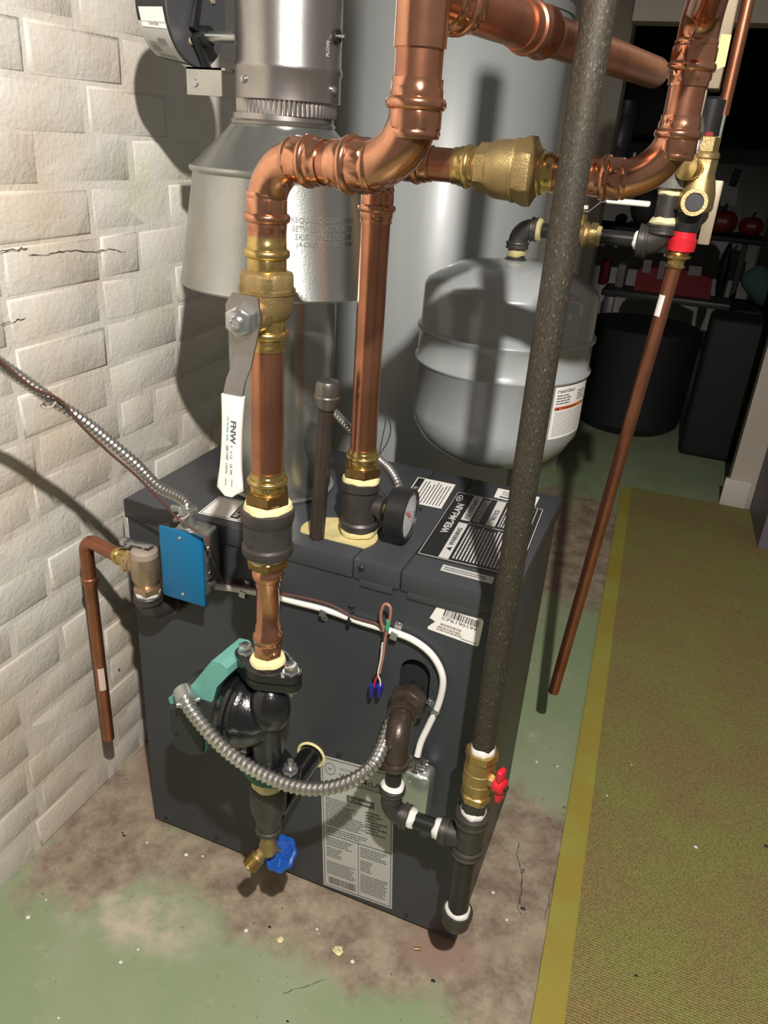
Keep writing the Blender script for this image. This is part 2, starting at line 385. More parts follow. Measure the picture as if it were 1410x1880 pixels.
_glyph = {}
def text_verts(s, bold=0.0):
    key = (s, bold)
    if key in _glyph: return _glyph[key]
    cu = bpy.data.curves.new('t', 'FONT'); cu.body = s; cu.size = 1.0; cu.offset = bold; cu.resolution_u = 2
    ob = bpy.data.objects.new('t', cu); me = bpy.data.meshes.new_from_object(ob)
    vs = [(v.co.x, v.co.y) for v in me.vertices]; fs = [list(p.vertices) for p in me.polygons]
    bpy.data.objects.remove(ob); bpy.data.curves.remove(cu); bpy.data.meshes.remove(me)
    x0 = min(p[0] for p in vs); x1 = max(p[0] for p in vs); y0 = min(p[1] for p in vs); y1 = max(p[1] for p in vs)
    vs = [((x-x0)/(x1-x0), (y-y0)/(y1-y0)) for x, y in vs]
    _glyph[key] = (vs, fs); return vs, fs
class Sheet:
    """a label surface: f(u,v,h) maps label coordinates 0..1 (u right, v up) and lift h to the world"""
    def __init__(s, f): s.f = f
    def quad(s, mb, u0, v0, u1, v1, h=0.0003, nu=1):
        vs = []; fs = []
        for i in range(nu+1):
            u = u0+(u1-u0)*i/nu; vs += [s.f(u, v0, h), s.f(u, v1, h)]
        for i in range(nu): fs.append([2*i, 2*i+2, 2*i+3, 2*i+1])
        return mb.add(vs, fs)
    def text(s, mb, t, u0, v0, u1, v1, h=0.0004, bold=0.0):
        vs, fs = text_verts(t, bold); return mb.add([s.f(u0+(u1-u0)*x, v0+(v1-v0)*y, h) for x, y in vs], fs)
    def vtext(s, mb, t, u0, v0, u1, v1, h=0.0004, bold=0.0, flip=False):
        """text reading along +v (or -v when flip)"""
        vs, fs = text_verts(t, bold)
        if flip: pts = [s.f(u0+(u1-u0)*y, v1-(v1-v0)*x, h) for x, y in vs]
        else: pts = [s.f(u1-(u1-u0)*y, v0+(v1-v0)*x, h) for x, y in vs]
        return mb.add(pts, fs)
    def lines(s, mb, u0, v0, u1, v1, n, fill=0.5, rag=0.25, words=6, h=0.0004, vertical=False):
        """rows of small type too fine to read: broken strokes"""
        rnd = random.Random(int((u0*971+v0*37+u1*11+n)*1000))
        for i in range(n):
            if vertical: a = u0+(u1-u0)*(i+0.5)/n; hw = (u1-u0)/n*fill/2
            else: a = v1-(v1-v0)*(i+0.5)/n; hw = (v1-v0)/n*fill/2
            end = 1-rnd.random()*rag; p = 0.0
            while p < end:
                q = min(end, p+(0.3+rnd.random())/words)
                if vertical: s.quad(mb, a-hw, v0+(v1-v0)*p, a+hw, v0+(v1-v0)*q, h)
                else: s.quad(mb, u0+(u1-u0)*p, a-hw, u0+(u1-u0)*q, a+hw, h)
                p = q+0.12/words
        return mb
    def bars(s, mb, u0, v0, u1, v1, n, h=0.0004):
        rnd = random.Random(n); x = 0.0; ws = []
        while x < 1:
            w_ = rnd.choice((1, 1, 2, 3))/(n*3.4); ws.append((x, min(1, x+w_))); x += w_+rnd.choice((1, 1, 2))/(n*3.4)
        for a, b in ws: s.quad(mb, u0+(u1-u0)*a, v0, u0+(u1-u0)*b, v1, h)
        return mb
def flat_sheet(bl, br, tl, tr, nrm):
    bl, br, tl, tr, nrm = map(Vector, (bl, br, tl, tr, nrm))
    return Sheet(lambda u, v, h: (bl*(1-u)+br*u)*(1-v)+(tl*(1-u)+tr*u)*v+nrm*h)

# =================================================================== THE ROOM
def struct(name, mb, m, parent=None, **k): return mb.build(name, m, parent, kind='structure', **k)
mb = MB(); mb.add([(-0.6, -2.2, 0), (3.6, -2.2, 0), (3.6, 6.2, 0), (-0.6, 6.2, 0)], [[0, 1, 2, 3]]); mb.add([(-0.6, -2.2, -0.1), (3.6, -2.2, -0.1), (3.6, 6.2, -0.1), (-0.6, 6.2, -0.1)], [[3, 2, 1, 0]])
struct('floor', mb, M_FLOOR, smooth=False)
WX = -0.172
mb = MB(); box2(mb, (WX-0.20, -1.6, -0.02), (WX-0.004, 2.75, 2.45))
wall = struct('wall_left', mb, M_WALL, smooth=False)
# bricks of the left wall, each its own piece
def brick_mesh(L, H, D, seed, bv=0.0085):
    rnd = random.Random(seed); bm = bmesh.new(); bmesh.ops.create_cube(bm, size=1)
    for v in bm.verts: v.co = Vector((v.co.x*D, v.co.y*L, v.co.z*H))
    bmesh.ops.bevel(bm, geom=[e for e in bm.edges if sum(1 for v in e.verts if v.co.x > 0) == 2], offset=bv, segments=2, profile=0.5, affect='EDGES')
    for v in bm.verts:
        if v.co.x > 0: v.co += Vector((rnd.uniform(-.0012, .0012), rnd.uniform(-.0025, .0025), rnd.uniform(-.002, .002)))
    me = bpy.data.meshes.new('brick'); bm.to_mesh(me); bm.free(); me.shade_smooth(); me.materials.append(M_WALL); return me
STR = [brick_mesh(0.223, 0.0790, 0.024, k) for k in range(4)]; HDR = [brick_mesh(0.107, 0.0790, 0.024, 20+k) for k in range(3)]
rb = random.Random(3); z = 0.036; row = 0; org = WL[wall.name]; pitch = 0.0815
while z < 2.3:
    y = -0.72+(0.0 if row % 2 else 0.1125)+rb.uniform(-.02, .02)
    while y < 1.25:
        hd = rb.random() < 0.16; L_ = 0.102 if hd else 0.217
        if z < 1.9 or y > -0.1:
            me = rb.choice(HDR if hd else STR)
            o = bpy.data.objects.new('brick', me); COL.objects.link(o); o.parent = wall
            o.location = Vector((WX-0.0146+rb.uniform(-.0016, .0018), y+L_/2, z+rb.uniform(-.0015, .0015)))-org
            o.rotation_euler = (rb.uniform(-.006, .006), 0, rb.uniform(-.008, .008))
        y += L_+0.011+rb.uniform(-.002, .004)
    z += pitch; row += 1
# wall behind, doorway into the dark store room, post on its right
mb = MB(); box2(mb, (WX, 2.62, 0), (0.415, 2.74, 2.45)); struct('wall_back', mb, M_PLAIN, smooth=False)
mb = MB(); box2(mb, (0.415, 2.57, 1.872), (3.4, 2.70, 2.45)); struct('trim_1', mb, mat('header_paint', (0.62, 0.57, 0.50), 0.6, 0, 0.1, 60), smooth=False)
mb = MB(); box2(mb, (1.195, 2.585, 0), (3.4, 2.70, 1.872)); struct('wall_right', mb, M_POST, smooth=False)
mb = MB(); box2(mb, (1.175, 2.560, 0.0), (1.285, 2.5849, 0.13), 0.003); struct('baseboard_right', mb, mat('white_trim', (0.62, 0.56, 0.50), 0.5))
mb = MB(); box2(mb, (1.286, 2.575, 0.0), (3.4, 2.5849, 0.115), 0.002); struct('baseboard_back', mb, M_POST)
mb = MB(); box2(mb, (-0.6, 6.0, 0), (3.6, 6.15, 2.45)); struct('wall_far', mb, M_FARW, smooth=False)
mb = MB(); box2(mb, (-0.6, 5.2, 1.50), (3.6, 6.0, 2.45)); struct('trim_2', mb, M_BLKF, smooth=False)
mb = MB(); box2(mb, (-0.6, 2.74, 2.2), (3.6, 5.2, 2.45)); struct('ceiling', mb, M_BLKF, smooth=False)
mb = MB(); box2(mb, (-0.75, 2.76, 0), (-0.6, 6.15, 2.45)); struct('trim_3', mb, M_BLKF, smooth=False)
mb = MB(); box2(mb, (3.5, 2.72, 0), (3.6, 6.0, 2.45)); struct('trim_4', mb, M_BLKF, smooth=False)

# carpet runner with plain edging strip
c0, c1 = Vector((0.896, -0.5)), Vector((0.742, 2.53)); c2 = Vector((1.36, 2.55)); 
t = thing('carpet_runner', 'olive green ribbed carpet laid on the floor right of the boiler', 'carpet', (1.3, 0.8, 0))
e0, e1 = Vector((0.955, -0.5)), Vector((0.788, 2.535))
mb = MB(); prism(mb, [(c0.x, c0.y), (e0.x, e0.y), (e1.x, e1.y), (c1.x, c1.y)], (0, 0, 0.0006), (1, 0, 0), (0, 1, 0), (0, 0, 0.0065)); mb.build('edging_strip', M_CBOR, t, smooth=False, label='plain yellowish olive edging strip')
mb = MB(); prism(mb, [(e0.x, e0.y), (3.0, -0.5), (3.0, 2.55), (1.30, 2.55), (e1.x, e1.y)], (0, 0, 0.0006), (1, 0, 0), (0, 1, 0), (0, 0, 0.008)); mb.build('pile', M_CARP, t, smooth=False)

# =================================================================== BOILER
BW, BD, BH = 0.706, 0.409, 0.80
boiler = thing('boiler', 'dark grey cast iron gas boiler in a squat enamelled steel jacket', 'boiler', (BW/2, BD/2, 0))
mb = MB(); box2(mb, (0.006, 0.016, 0.0), (BW-0.006, BD-0.004, 0.762), 0.002); mb.build('base_frame', M_SEAM, boiler)
# front panel with keyhole opening for the gas pipe
oc = A(758, 1262, Y=0)
def front_outline():
    x0, x1, z0, z1 = 0.0, BW, 0.012, 0.764
    return x0, x1, z0, z1
hx, hr, hzb, hzt = 0.569, 0.0265, 0.545, 0.612
x0, x1, z0, z1 = front_outline()
vs = []; fs = []
arc = [(hx+hr*math.cos(a), hzt+hr*math.sin(a)) for a in [PI*k/10 for k in range(11)]]      # right -> left over the top
hole = [(hx+hr, hzb)]+arc+[(hx-hr, hzb)]
mb = MB()
def fpoly(pts): mb.add([(x, 0.0, z) for x, z in pts], [list(range(len(pts)))])
fpoly([(x0, z0), (hx-hr, z0), (hx-hr, z1), (x0, z1)]); fpoly([(hx+hr, z0), (x1, z0), (x1, z1), (hx+hr, z1)])
fpoly([(hx-hr, z0), (hx+hr, z0), (hx+hr, hzb), (hx-hr, hzb)])
for (xa, za), (xb, zb) in zip(arc, arc[1:]): fpoly([(xa, za), (xb, zb), (xb, z1), (xa, z1)])
for (xa, za), (xb, zb) in zip(hole, hole[1:]+hole[:1]): mb.add([(xa, 0, za), (xb, 0, zb), (xb, 0.008, zb), (xa, 0.008, za)], [[0, 1, 2, 3]])
mb.add([(x0, 0, z0), (x0, 0, z1), (x0, 0.015, z1), (x0, 0.015, z0)], [[0, 1, 2, 3]]); mb.add([(x1, 0, z0), (x1, 0, z1), (x1, 0.015, z1), (x1, 0.015, z0)], [[0, 1, 2, 3]])
mb.add([(x0, 0, z0), (x1, 0, z0), (x1, 0.015, z0), (x0, 0.015, z0)], [[0, 1, 2, 3]])
mb.build('front_panel', M_JACK, boiler, smooth=False)
mb = MB(); box2(mb, (BW-0.006, 0.016, 0.012), (BW, BD, 0.764), 0.001); mb.build('side_panel', M_JACK, boiler)
mb = MB(); box2(mb, (0.0, 0.016, 0.012), (0.006, BD, 0.764), 0.001); mb.build('side_panel', M_JACK, boiler)
# top: three lids with flanges turned down over the front
XS = [(-0.004, 0.4015), (0.4045, 0.4985), (0.5015, BW+0.004)]
sA = A(649, 1017, Y=-0.004); sB = A(737, 1044, Y=-0.004); x_a, x_b = sA.x, sB.x
XS = [(-0.004, x_a-0.001), (x_a+0.001, x_b-0.001), (x_b+0.001, BW+0.004)]
for i, (a, b) in enumerate(XS):
    mb = MB(); box2(mb, (a, -0.0035, 0.764), (b, BD+0.004, 0.800), 0.0016)
    top = mb.build('top_panel', M_JTOP, boiler)
    if i != 0:
        mb = MB(); box2(mb, (a+0.012, -0.0032, 0.752), (b-(0.012 if i == 1 else 0.004), -0.0004, 0.766), 0.0008); mb.build('flange', M_JTOP, top)
for px, py in ((663, 1043), (645, 1114), (622, 1386)):
    p = A(px, py, Y=-0.004 if py == 1043 else 0); mb = MB(); lathe(mb, p, (0, -1, 0), [(0, .0052), (.0018, .0050), (.003, .0036)], 12); mb.build('screw', M_BPLA, boiler)
for x in (0.03, 0.16, 0.60):
    mb = MB(); lathe(mb, (x, 0, 0.024), (0, -1, 0), [(0, .004), (.0016, .0038), (.0024, .0024)], 10); mb.build('screw', M_BPLA, boiler)
# small louvre slots near seam
p = A(768, 935, Z=0.8); mb = MB(); lathe(mb, p, (0, 0, 1), [(0, .007), (.003, .006), (.004, .004)], 12); mb.build('screw', M_BPLA, boiler)
# foam filled round opening around the tee
fc = A(617, 985, Z=0.8)
pts = []
R_ = (A(690, 985, Z=0.8)-A(543, 985, Z=0.8)).length/2; yf = min(A(580, 1000, Z=0.8).y, fc.y)
fcx = (A(690, 985, Z=0.8).x+A(543, 985, Z=0.8).x)/2; fcy = A(617, 985, Z=0.8).y+0.012
for k in range(48):
    a = 2*PI*k/48; x, y = fcx+R_*math.cos(a), fcy+R_*0.82*math.sin(a); pts.append((x, max(y, fcy-R_*0.42)))
mb = MB(); prism(mb, pts, (0, 0, 0.7995), (1, 0, 0), (0, 1, 0), (0, 0, 0.0022)); mb.build('opening_foam', mat('insulating_foam', (0.62, 0.52, 0.24), 0.7, 0, 0.6, 120, 0.25, 30), boiler, smooth=False, label='yellow foam sealing the round opening')
# ---- rating label on the front
F = -0.0006
def fp(x, y, yy=F): return A(x, y, Y=yy)
S = flat_sheet(fp(594, 1624), fp(719.4, 1669), fp(588, 1385), fp(723.5, 1421), (0, -1, 0))
mb = MB(); S.quad(mb, 0, 0, 1, 1, 0.0); rl = mb.build('rating_label', M_LGREY, boiler, smooth=False, label='silver rating label with small print and a barcode')
mb = MB()
for a in ((.02, .012, .98, .018), (.02, .982, .98, .988), (.02, .012, .03, .988), (.97, .012, .98, .988), (.05, .425, .97, .431), (.515, .02, .523, .43)): S.quad(mb, *a)
S.text(mb, 'WEIL-McLAIN', .26, .868, .93, .905, bold=.02)
S.text(mb, 'CERTIFIED', .26, .93, .46, .942); S.text(mb, 'A', .15, .775, .27, .825, bold=.04)
torusd = [(0.5+0.5*math.cos(a), 0.5+0.5*math.sin(a)) for a in [2*PI*k/14 for k in range(15)]]
for (xa, ya), (xb, yb) in zip(torusd, torusd[1:]):
    f = lambda x, y: S.f(.06+.15*x, .875+.085*y, .0004)
    g = lambda x, y: S.f(.06+.15*(.5+(x-.5)*.9), .875+.085*(.5+(y-.5)*.9), .0004)
    mb.add([f(xa, ya), f(xb, yb), g(xb, yb), g(xa, ya)], [[0, 1, 2, 3]])
S.lines(mb, .10, .91, .17, .925, 2, .5)
S.lines(mb, .24, .835, .93, .862, 2, .4, .1); S.bars(mb, .08, .035, .48, .09, 34)
S.quad(mb, .36, .715, .74, .765)
mb.build('printing', M_INKG, rl, smooth=False)
mb = MB()
S.lines(mb, .06, .60, .50, .71, 8, .42, .35, 9); S.lines(mb, .06, .50, .72, .60, 7, .42, .3, 12); S.lines(mb, .06, .44, .86, .49, 3, .4, .4, 12); S.lines(mb, .62, .52, .92, .69, 8, .45, .5, 4)
S.lines(mb, .06, .34, .46, .41, 5, .42, .3, 8); S.lines(mb, .06, .25, .30, .33, 5, .42, .3, 4); S.lines(mb, .06, .11, .48, .22, 8, .42, .2, 9)
S.lines(mb, .55, .33, .93, .41, 5, .42, .3, 8); S.lines(mb, .55, .22, .72, .31, 6, .42, .2, 3); S.lines(mb, .55, .05, .95, .20, 10, .42, .2, 9)
mb.build('fine_print', M_INKG, rl, smooth=False)
mb = MB(); S.text(mb, 'ACON', .40, .728, .53, .752, .0007, .03); S.lines(mb, .55, .73, .71, .75, 1, .6, .0, 2, .0007); mb.build('light_printing', M_LGREY, rl, smooth=False)
# ---- barcode sticker with torn corner
S = flat_sheet(fp(783, 1155, -.0008), fp(878, 1188, -.0008), fp(805.4, 1108, -.0008), fp(889, 1138, -.0008), (0, -1, 0))
mb = MB(); out = [(0.02, 0.02), (.97, 0), (1, .06), (1, .93), (.96, 1), (.05, 1), (0.0, .93), (-.04, .42), (.09, .36), (.0, .1)]
mb.add([S.f(x, y, 0) for x, y in out], [list(range(len(out)))]); st = mb.build('barcode_sticker', M_WHITE, boiler, smooth=False, label='white barcode sticker with a torn corner')
mb = MB(); S.bars(mb, .18, .66, .92, .90, 24); S.text(mb, 'CP6190199', .18, .52, .90, .63); mb.build('printing', M_BLACK, st, smooth=False)
mb = MB(); S.lines(mb, .2, .30, .62, .40, 1, .8, 0, 5); S.lines(mb, .17, .10, .66, .28, 2, .7, .1, 5); S.lines(mb, .66, .06, .97, .12, 1, .7, 0, 6); mb.build('fine_print', mat('faded_ink', (.35, .30, .27), .5), st, smooth=False)
# ---- labels on the lid
def tp(x, y, z=0.8004): return A(x, y, Z=z)
TL, TR, BR, BL = tp(840.4, 901.3), tp(1000, 934.5), tp(951.5, 1062), tp(763.8, 1017.4)
S = flat_sheet(BL, BR, TL, TR, (0, 0, 1))     # u left->right in the picture, v towards the back
mb = MB(); S.quad(mb, 0, 0, 1, 1, 0.0); wl = mb.build('warning_label', M_BLACK, boiler, smooth=False, label='large black and white warning label on the lid')
mb = MB()
for a in ((.012, .015, .988, .022), (.012, .978, .988, .985), (.012, .015, .018, .985), (.980, .015, .988, .985), (.925, .015, .932, .985)): S.quad(mb, *a)
S.quad(mb, .21, .03, .31, .53); S.quad(mb, .21, .57, .31, .97); S.quad(mb, .48, .57, .58, .97)
S.quad(mb, .31, .540, .92, .548); S.quad(mb, .40, .57, .405, .97)
S.vtext(mb, 'WEIL-McLAIN', .085, .34, .165, .80, bold=.03)
S.lines(mb, .33, .05, .90, .52, 17, .45, .08, 16, vertical=True); S.lines(mb, .33, .58, .395, .95, 3, .45, .1, 9, vertical=True); S.lines(mb, .60, .58, .91, .95, 12, .45, .15, 9, vertical=True)
cxx = [(0.07+0.035*math.cos(a), .885+.055*math.sin(a)) for a in [2*PI*k/16 for k in range(17)]]
for (xa, ya), (xb, yb) in zip(cxx, cxx[1:]):
    g = lambda x, y: (.07+(x-.07)*.8, .885+(y-.885)*.8); ga, gb = g(xa, ya), g(xb, yb)
    mb.add([S.f(xa, ya, .0004), S.f(xb, yb, .0004), S.f(gb[0], gb[1], .0004), S.f(ga[0], ga[1], .0004)], [[0, 1, 2, 3]])
S.vtext(mb, 'W', .055, .86, .085, .91, bold=.03)
mb.build('light_printing', M_INKL, wl, smooth=False)
mb = MB(); S.vtext(mb, 'WARNING', .235, .20, .285, .45, .0008, .02); S.vtext(mb, 'FOR YOUR SAFETY', .235, .60, .285, .95, .0008, .01); S.vtext(mb, 'NOTICE', .505, .66, .555, .82, .0008, .02)
mb.add([S.f(.235, .155, .0008), S.f(.285, .13, .0008), S.f(.285, .18, .0008)], [[0, 1, 2]])
mb.build('printing', M_BLACK, wl, smooth=False)
def paper(q, bands, name='notice_label', lab=None, rows=10, vertical=True):
    S = flat_sheet(*[tp(*q[k]) for k in (0, 1, 3, 2)], (0, 0, 1))
    mb = MB(); S.quad(mb, 0, 0, 1, 1, 0.0); o = mb.build(name, M_WHITE, boiler, smooth=False, label=lab)
    return S, o
S, o = paper([(739, 919), (809.8, 934), (836.6, 889.8), (767.6, 875.7)], None, lab='white note sheet with fine lines behind the gauge')
mb = MB(); S.quad(mb, .03, .04, .20, .97); S.lines(mb, .24, .06, .95, .93, 9, .30, .2, 14, vertical=True); mb.build('printing', M_BLACK, o, smooth=False)
mb = MB(); S.vtext(mb, 'NOTE', .07, .38, .16, .60, .0008, .02); mb.build('light_printing', M_INKL, o, smooth=False)
S, o = paper([(906.8, 912.8), (982, 930.6), (991, 912.8), (914.5, 896)], None, lab='small white notice label at the back right of the lid')
mb = MB(); S.quad(mb, .12, .12, .90, .24); S.lines(mb, .15, .35, .85, .85, 4, .3, .1, 8); mb.build('printing', M_BLACK, o, smooth=False)
S, o = paper([(363.4, 942), (452, 961), (478, 926), (402.4, 910.8)], None, lab='white notice label under the left riser')
mb = MB(); S.quad(mb, .62, .10, .80, .93); S.quad(mb, .03, .04, .97, .06); S.quad(mb, .03, .94, .97, .96); S.quad(mb, .03, .04, .045, .96); S.quad(mb, .95, .04, .965, .96); mb.build('printing', M_BLACK, o, smooth=False)
mb = MB(); S.vtext(mb, 'NOTICE', .65, .18, .77, .85, .0008, .02); mb.build('light_printing', M_INKL, o, smooth=False)
S = flat_sheet(tp(808, 1047), tp(903, 1072), tp(814, 1036), tp(908, 1060), (0, 0, 1)); mb = MB(); S.quad(mb, 0, 0, 1, 1, 0.0); o = mb.build('strip_label', M_LGREY, boiler, smooth=False, label='narrow silver strip label below the warning label')
mb = MB(); S.lines(mb, .05, .2, .95, .8, 2, .4, .1, 16); mb.build('printing', M_INKG, o, smooth=False)

# =================================================================== WATER HEATER BEHIND
HX, HY, HR = 0.140, 1.22, 0.300
hz = A(1050, 40, Y=HY).z+.015
t = thing('water_heater', 'tall pale grey cylindrical water heater standing behind the boiler', 'water heater', (HX, HY, 0))
mb = MB(); lathe(mb, (HX, HY, 0.03), (0, 0, 1), [(0, HR), (hz-.032, HR), (hz-.028, HR-.003)], 96); mb.build('jacket', M_HEAT, t)
mb = MB(); lathe(mb, (HX, HY, hz), (0, 0, 1), [(0, HR+.004), (.018, HR+.004), (.024, HR-.002), (.018, HR-.012), (.012, HR-.03), (.02, 0.0)], 96); mb.build('top_cap', M_HEAT, t)
mb = MB(); lathe(mb, (HX, HY, 0.0), (0, 0, 1), [(0, HR-.02), (.03, HR-.02)], 48); mb.build('base', M_DARK, t)
mb = MB(); lathe(mb, (HX, HY, 0.33), (0, 0, 1), [(0, HR+.0015), (.012, HR+.0015)], 96, caps=False); mb.build('seam_band', M_HEAT, t)

# =================================================================== FLUE
FX, FY = 0.205, 0.20
hood = thing('draft_hood', 'galvanised draft hood with a flared skirt on top of the boiler', 'draft hood', (FX, FY, 0.8))
zs = lambda py, fr: zat(FX, FY, py, fr)
z_sk = zs(556, 0.165); z_sh = z_sk+0.176; z_co = zat(FX, FY, 230, 0.08)
mb = MB(); lathe(mb, (FX, FY, 0.8005), (0, 0, 1), [(0, .098), (.004, .100), (.006, .0935), (z_sk-0.8+.05, .0935)], 64, caps=False); mb.build('flue_collar', M_GALV, hood)
mb = MB(); lathe(mb, (FX, FY, 0), (0, 0, 1), [(z_sk+.10, .0935), (z_sk+.03, .155), (z_sk+.002, .166), (z_sk, .1685), (z_sk+.003, .170), (z_sk+.006, .168), (z_sh-.006, .143), (z_sh-.004, .147), (z_sh, .149), (z_sh+.004, .147), (z_sh+.005, .143), (z_co-.002, .081), (z_co, .0785)], 96, caps=False); skirt = mb.build('skirt', M_GALVD, hood)
mb = MB()
n = 64; prof = []
lathe(mb, (FX, FY, 0), (0, 0, 1), [(z_co-.001, .0805), (z_co+.003, .0820), (z_co+.006, .079), (z_co+.014, .0785)], 64, caps=False)
# crimped collar: radial corrugation
vs = []; fs = []; N = 272
for j, (zz, amp) in enumerate(((z_co+.013, 0), (z_co+.018, .0012), (z_co+.036, .0014), (z_co+.062, .0014))):
    for i in range(N):
        th = 2*PI*i/N; r = .0770+amp*math.cos(i*PI/2); vs.append((FX+.006+r*math.cos(th), FY+r*math.sin(th), zz))
for j in range(3):
    for i in range(N): fs.append([j*N+i, j*N+(i+1) % N, (j+1)*N+(i+1) % N, (j+1)*N+i])
mb.add(vs, fs); mb.build('crimped_collar', M_STEEL, hood)
# embossed text on the skirt: flat letters, relief shadow painted as darker steel
def cyl_sheet(cx, cy, z0, z1, r0, r1, th0, th1):
    return Sheet(lambda u, v, h: Vector((cx+(r0+(r1-r0)*v+h)*math.cos(th0+(th1-th0)*u), cy+(r0+(r1-r0)*v+h)*math.sin(th0+(th1-th0)*u), z0+(z1-z0)*v)))
def skr(z_): return .168+(.143-.168)*((z_-z_sk-.006)/(z_sh-z_sk-.012))
def th_at(px, py, r):
    # angle on skirt seen at pixel
    best = None
    for k in range(721):
        th = -PI+k*PI/720; zz = z_sk+.1
        q = prj((FX+r*math.cos(th), FY+r*math.sin(th), zz))
        if best is None or abs(q[0]-px) < best[0]: best = (abs(q[0]-px), th)
    return best[1]
ta, tb = th_at(535, 420, .155), th_at(652, 430, .155)
zt = zat(FX, FY, 398, .158); zb_ = zat(FX, FY, 455, .158)
S = cyl_sheet(FX, FY, zb_, zt, skr(zb_), skr(zt), ta, tb)
mb = MB()
for i, (s_, a, b) in enumerate((('REQUIRED CLEARANCE', 0, 1), ('BETWEEN BOTTOM OF', .01, .97), ('SKIRT AND TOP OF', .05, .93), ('JACKET TO BE 7 3/4"', .06, .95))):
    S.text(mb, s_, a, .79-.26*i, b, .99-.26*i, .0009, .01)
mb.build('embossed_text', mat('embossed_steel', (.26, .26, .25), .35, .6), hood, smooth=False)

FX0 = FX; FX = FX+.008
vent = thing('vent_pipe', 'round galvanised vent pipe rising from the draft hood', 'vent pipe', (FX, FY, z_co+.06))
zv = zat(FX, FY, 184, .080)
mb = MB(); lathe(mb, (FX, FY, 0), (0, 0, 1), [(zv, .0800), (zv+.0005, .0808), (zv+.036, .0808), (zv+.040, .0828), (zv+.046, .0828), (zv+.050, .0806), (1.95, .0800)], 96, caps=False); vp = mb.build('pipe_shell', M_STEEL, vent)
def on_flue(px, py, r=.0810):
    best = None
    for k in range(361):
        th = -PI+k*PI/360
        for zz in [1.40+.005*j for j in range(50)]:
            x, y = FX+r*math.cos(th), FY+r*math.sin(th); q = prj((x, y, zz)); e_ = (q[0]-px)**2+(q[1]-py)**2
            if best is None or e_ < best[0]: best = (e_, Vector((x, y, zz)), Vector((math.cos(th), math.sin(th), 0)))
    return best[1], best[2]
for px, py in ((448, 148), (611, 168)):
    p, n_ = on_flue(px, py); mb = MB(); lathe(mb, p, n_, [(0, .0055), (.002, .0055), (.002, .0042, 1), (.005, .0040, 1), (.0055, .003)], 12); mb.build('screw', M_SCRW, vent)
p, n_ = on_flue(618, 66); mb = MB(); lathe(mb, p, n_, [(0, .010), (.004, .010)], 16); mb.build('grommet', M_BPLA, vent)
mb = MB(); lathe(mb, p-n_*.004, n_, [(0, .003), (.018, .003)], 12); mb.build('damper_pin', M_SCRW, vent)
th0 = th_at(590, 90, .081); zt0 = zat(FX, FY, 95, .081)
S = cyl_sheet(FX, FY, zt0, zt0+.020, .0812, .0812, th0, th0+.075)
mb = MB(); S.vtext(mb, 'FLOW', 0, 0, 1, 1, .0003, .01); mb.build('stamped_text', mat('stamped_ink', (.55, .54, .52), .4), vent, smooth=False)
# vent damper motor on the left
MZ = 1.572; mx1 = 0.052
t = thing('damper_motor', 'round black vent damper motor with a grey end plate beside the vent pipe', 'damper motor', (0, FY, MZ-.08))
mb = MB(); lathe(mb, (-0.014, FY, MZ), (1, 0, 0), [(0, .064), (.004, .070), (.064, .080)], 64); mb.build('housing', M_BPLA, t)
mb = MB(); lathe(mb, (0.0505, FY, MZ), (1, 0, 0), [(0, .080), (.0025, .079)], 64); pl = mb.build('end_plate', mat('plate_grey', (.085, .085, .09), .4, .3), t)
mb = MB()
for a, r_ in ((-.9, .052), (-2.0, .050), (.4, .045)):
    c_ = Vector((0.0525, FY+r_*math.cos(a), MZ+r_*math.sin(a))); lathe(mb, c_, (1, 0, 0), [(0, .006), (.003, .005)], 12)
mb.build('knockout', M_BEIG, pl)
mb = MB(); lathe(mb, (0.052, FY, 1.535), (1, 0, 0), [(0, .016), (.022, .015)], 20); mb.build('hub', M_BPLA, t)
mb = MB(); lathe(mb, (0.072, FY, 1.535), (1, 0, 0), [(0, .0085), (FX-.0808-.070, .0085)], 20); mb.build('shaft', M_GALV, t)
# arms of the hub
mb = MB(); box(mb, (.060, FY-.005, 1.512), (.008, .014, .06), Matrix.Rotation(.7, 3, 'X'), .002); box(mb, (.060, FY-.012, 1.575), (.008, .014, .07), Matrix.Rotation(-.35, 3, 'X'), .002); mb.build('lever_arm', M_BPLA, t)
# label wrapped on housing, facing the camera (angles about X axis, -Y side)
def rim(u, v, h):
    a = math.radians(200+ (250-200)*v); r = .0706+.0090*u+h  # v along rim, u along the axis
    return Vector((-0.010+.057*u, FY+r*math.cos(a), MZ+r*math.sin(a)))
S = Sheet(rim)
mb = MB(); vs = []; fs = []
for k in range(13): vs += [rim(0, k/12, .0004), rim(1, k/12, .0004)]
for k in range(12): fs.append([2*k, 2*k+1, 2*k+3, 2*k+2])
mb.add(vs, fs); lb = mb.build('grey_label', M_LGREY, t); 
mb = MB(); S.lines(mb, .15, .45, .45, .75, 5, .5, .1, 3, .0010); S.quad(mb, .5, .35, .78, .5, .0010); S.lines(mb, .2, .8, .9, .95, 4, .4, .2, 6, .0010); mb.build('printing', mat('label_midgrey', (.22, .22, .21), .5), lb, smooth=False)
mb = MB(); S.quad(mb, .12, -.28, .98, .12, .0012, 1); w2 = mb.build('white_label', M_WHITE, t, smooth=False)
mb = MB(); S.text(mb, 'Vent Dam', .40, .06, .74, .00, .0018, .01); mb.build('printing', M_INKG, w2, smooth=False)
t = thing('damper_bracket', 'galvanised angle bracket screwed under the damper motor', 'bracket', (0.085, FY-.02, 1.47))
mb = MB(); box2(mb, (.062, FY-.05, 1.487), (FX-.0815, FY+.03, 1.490)); box2(mb, (.062, FY-.05, 1.452), (.125, FY-.047, 1.490)); mb.build('angle', M_GALV, t)
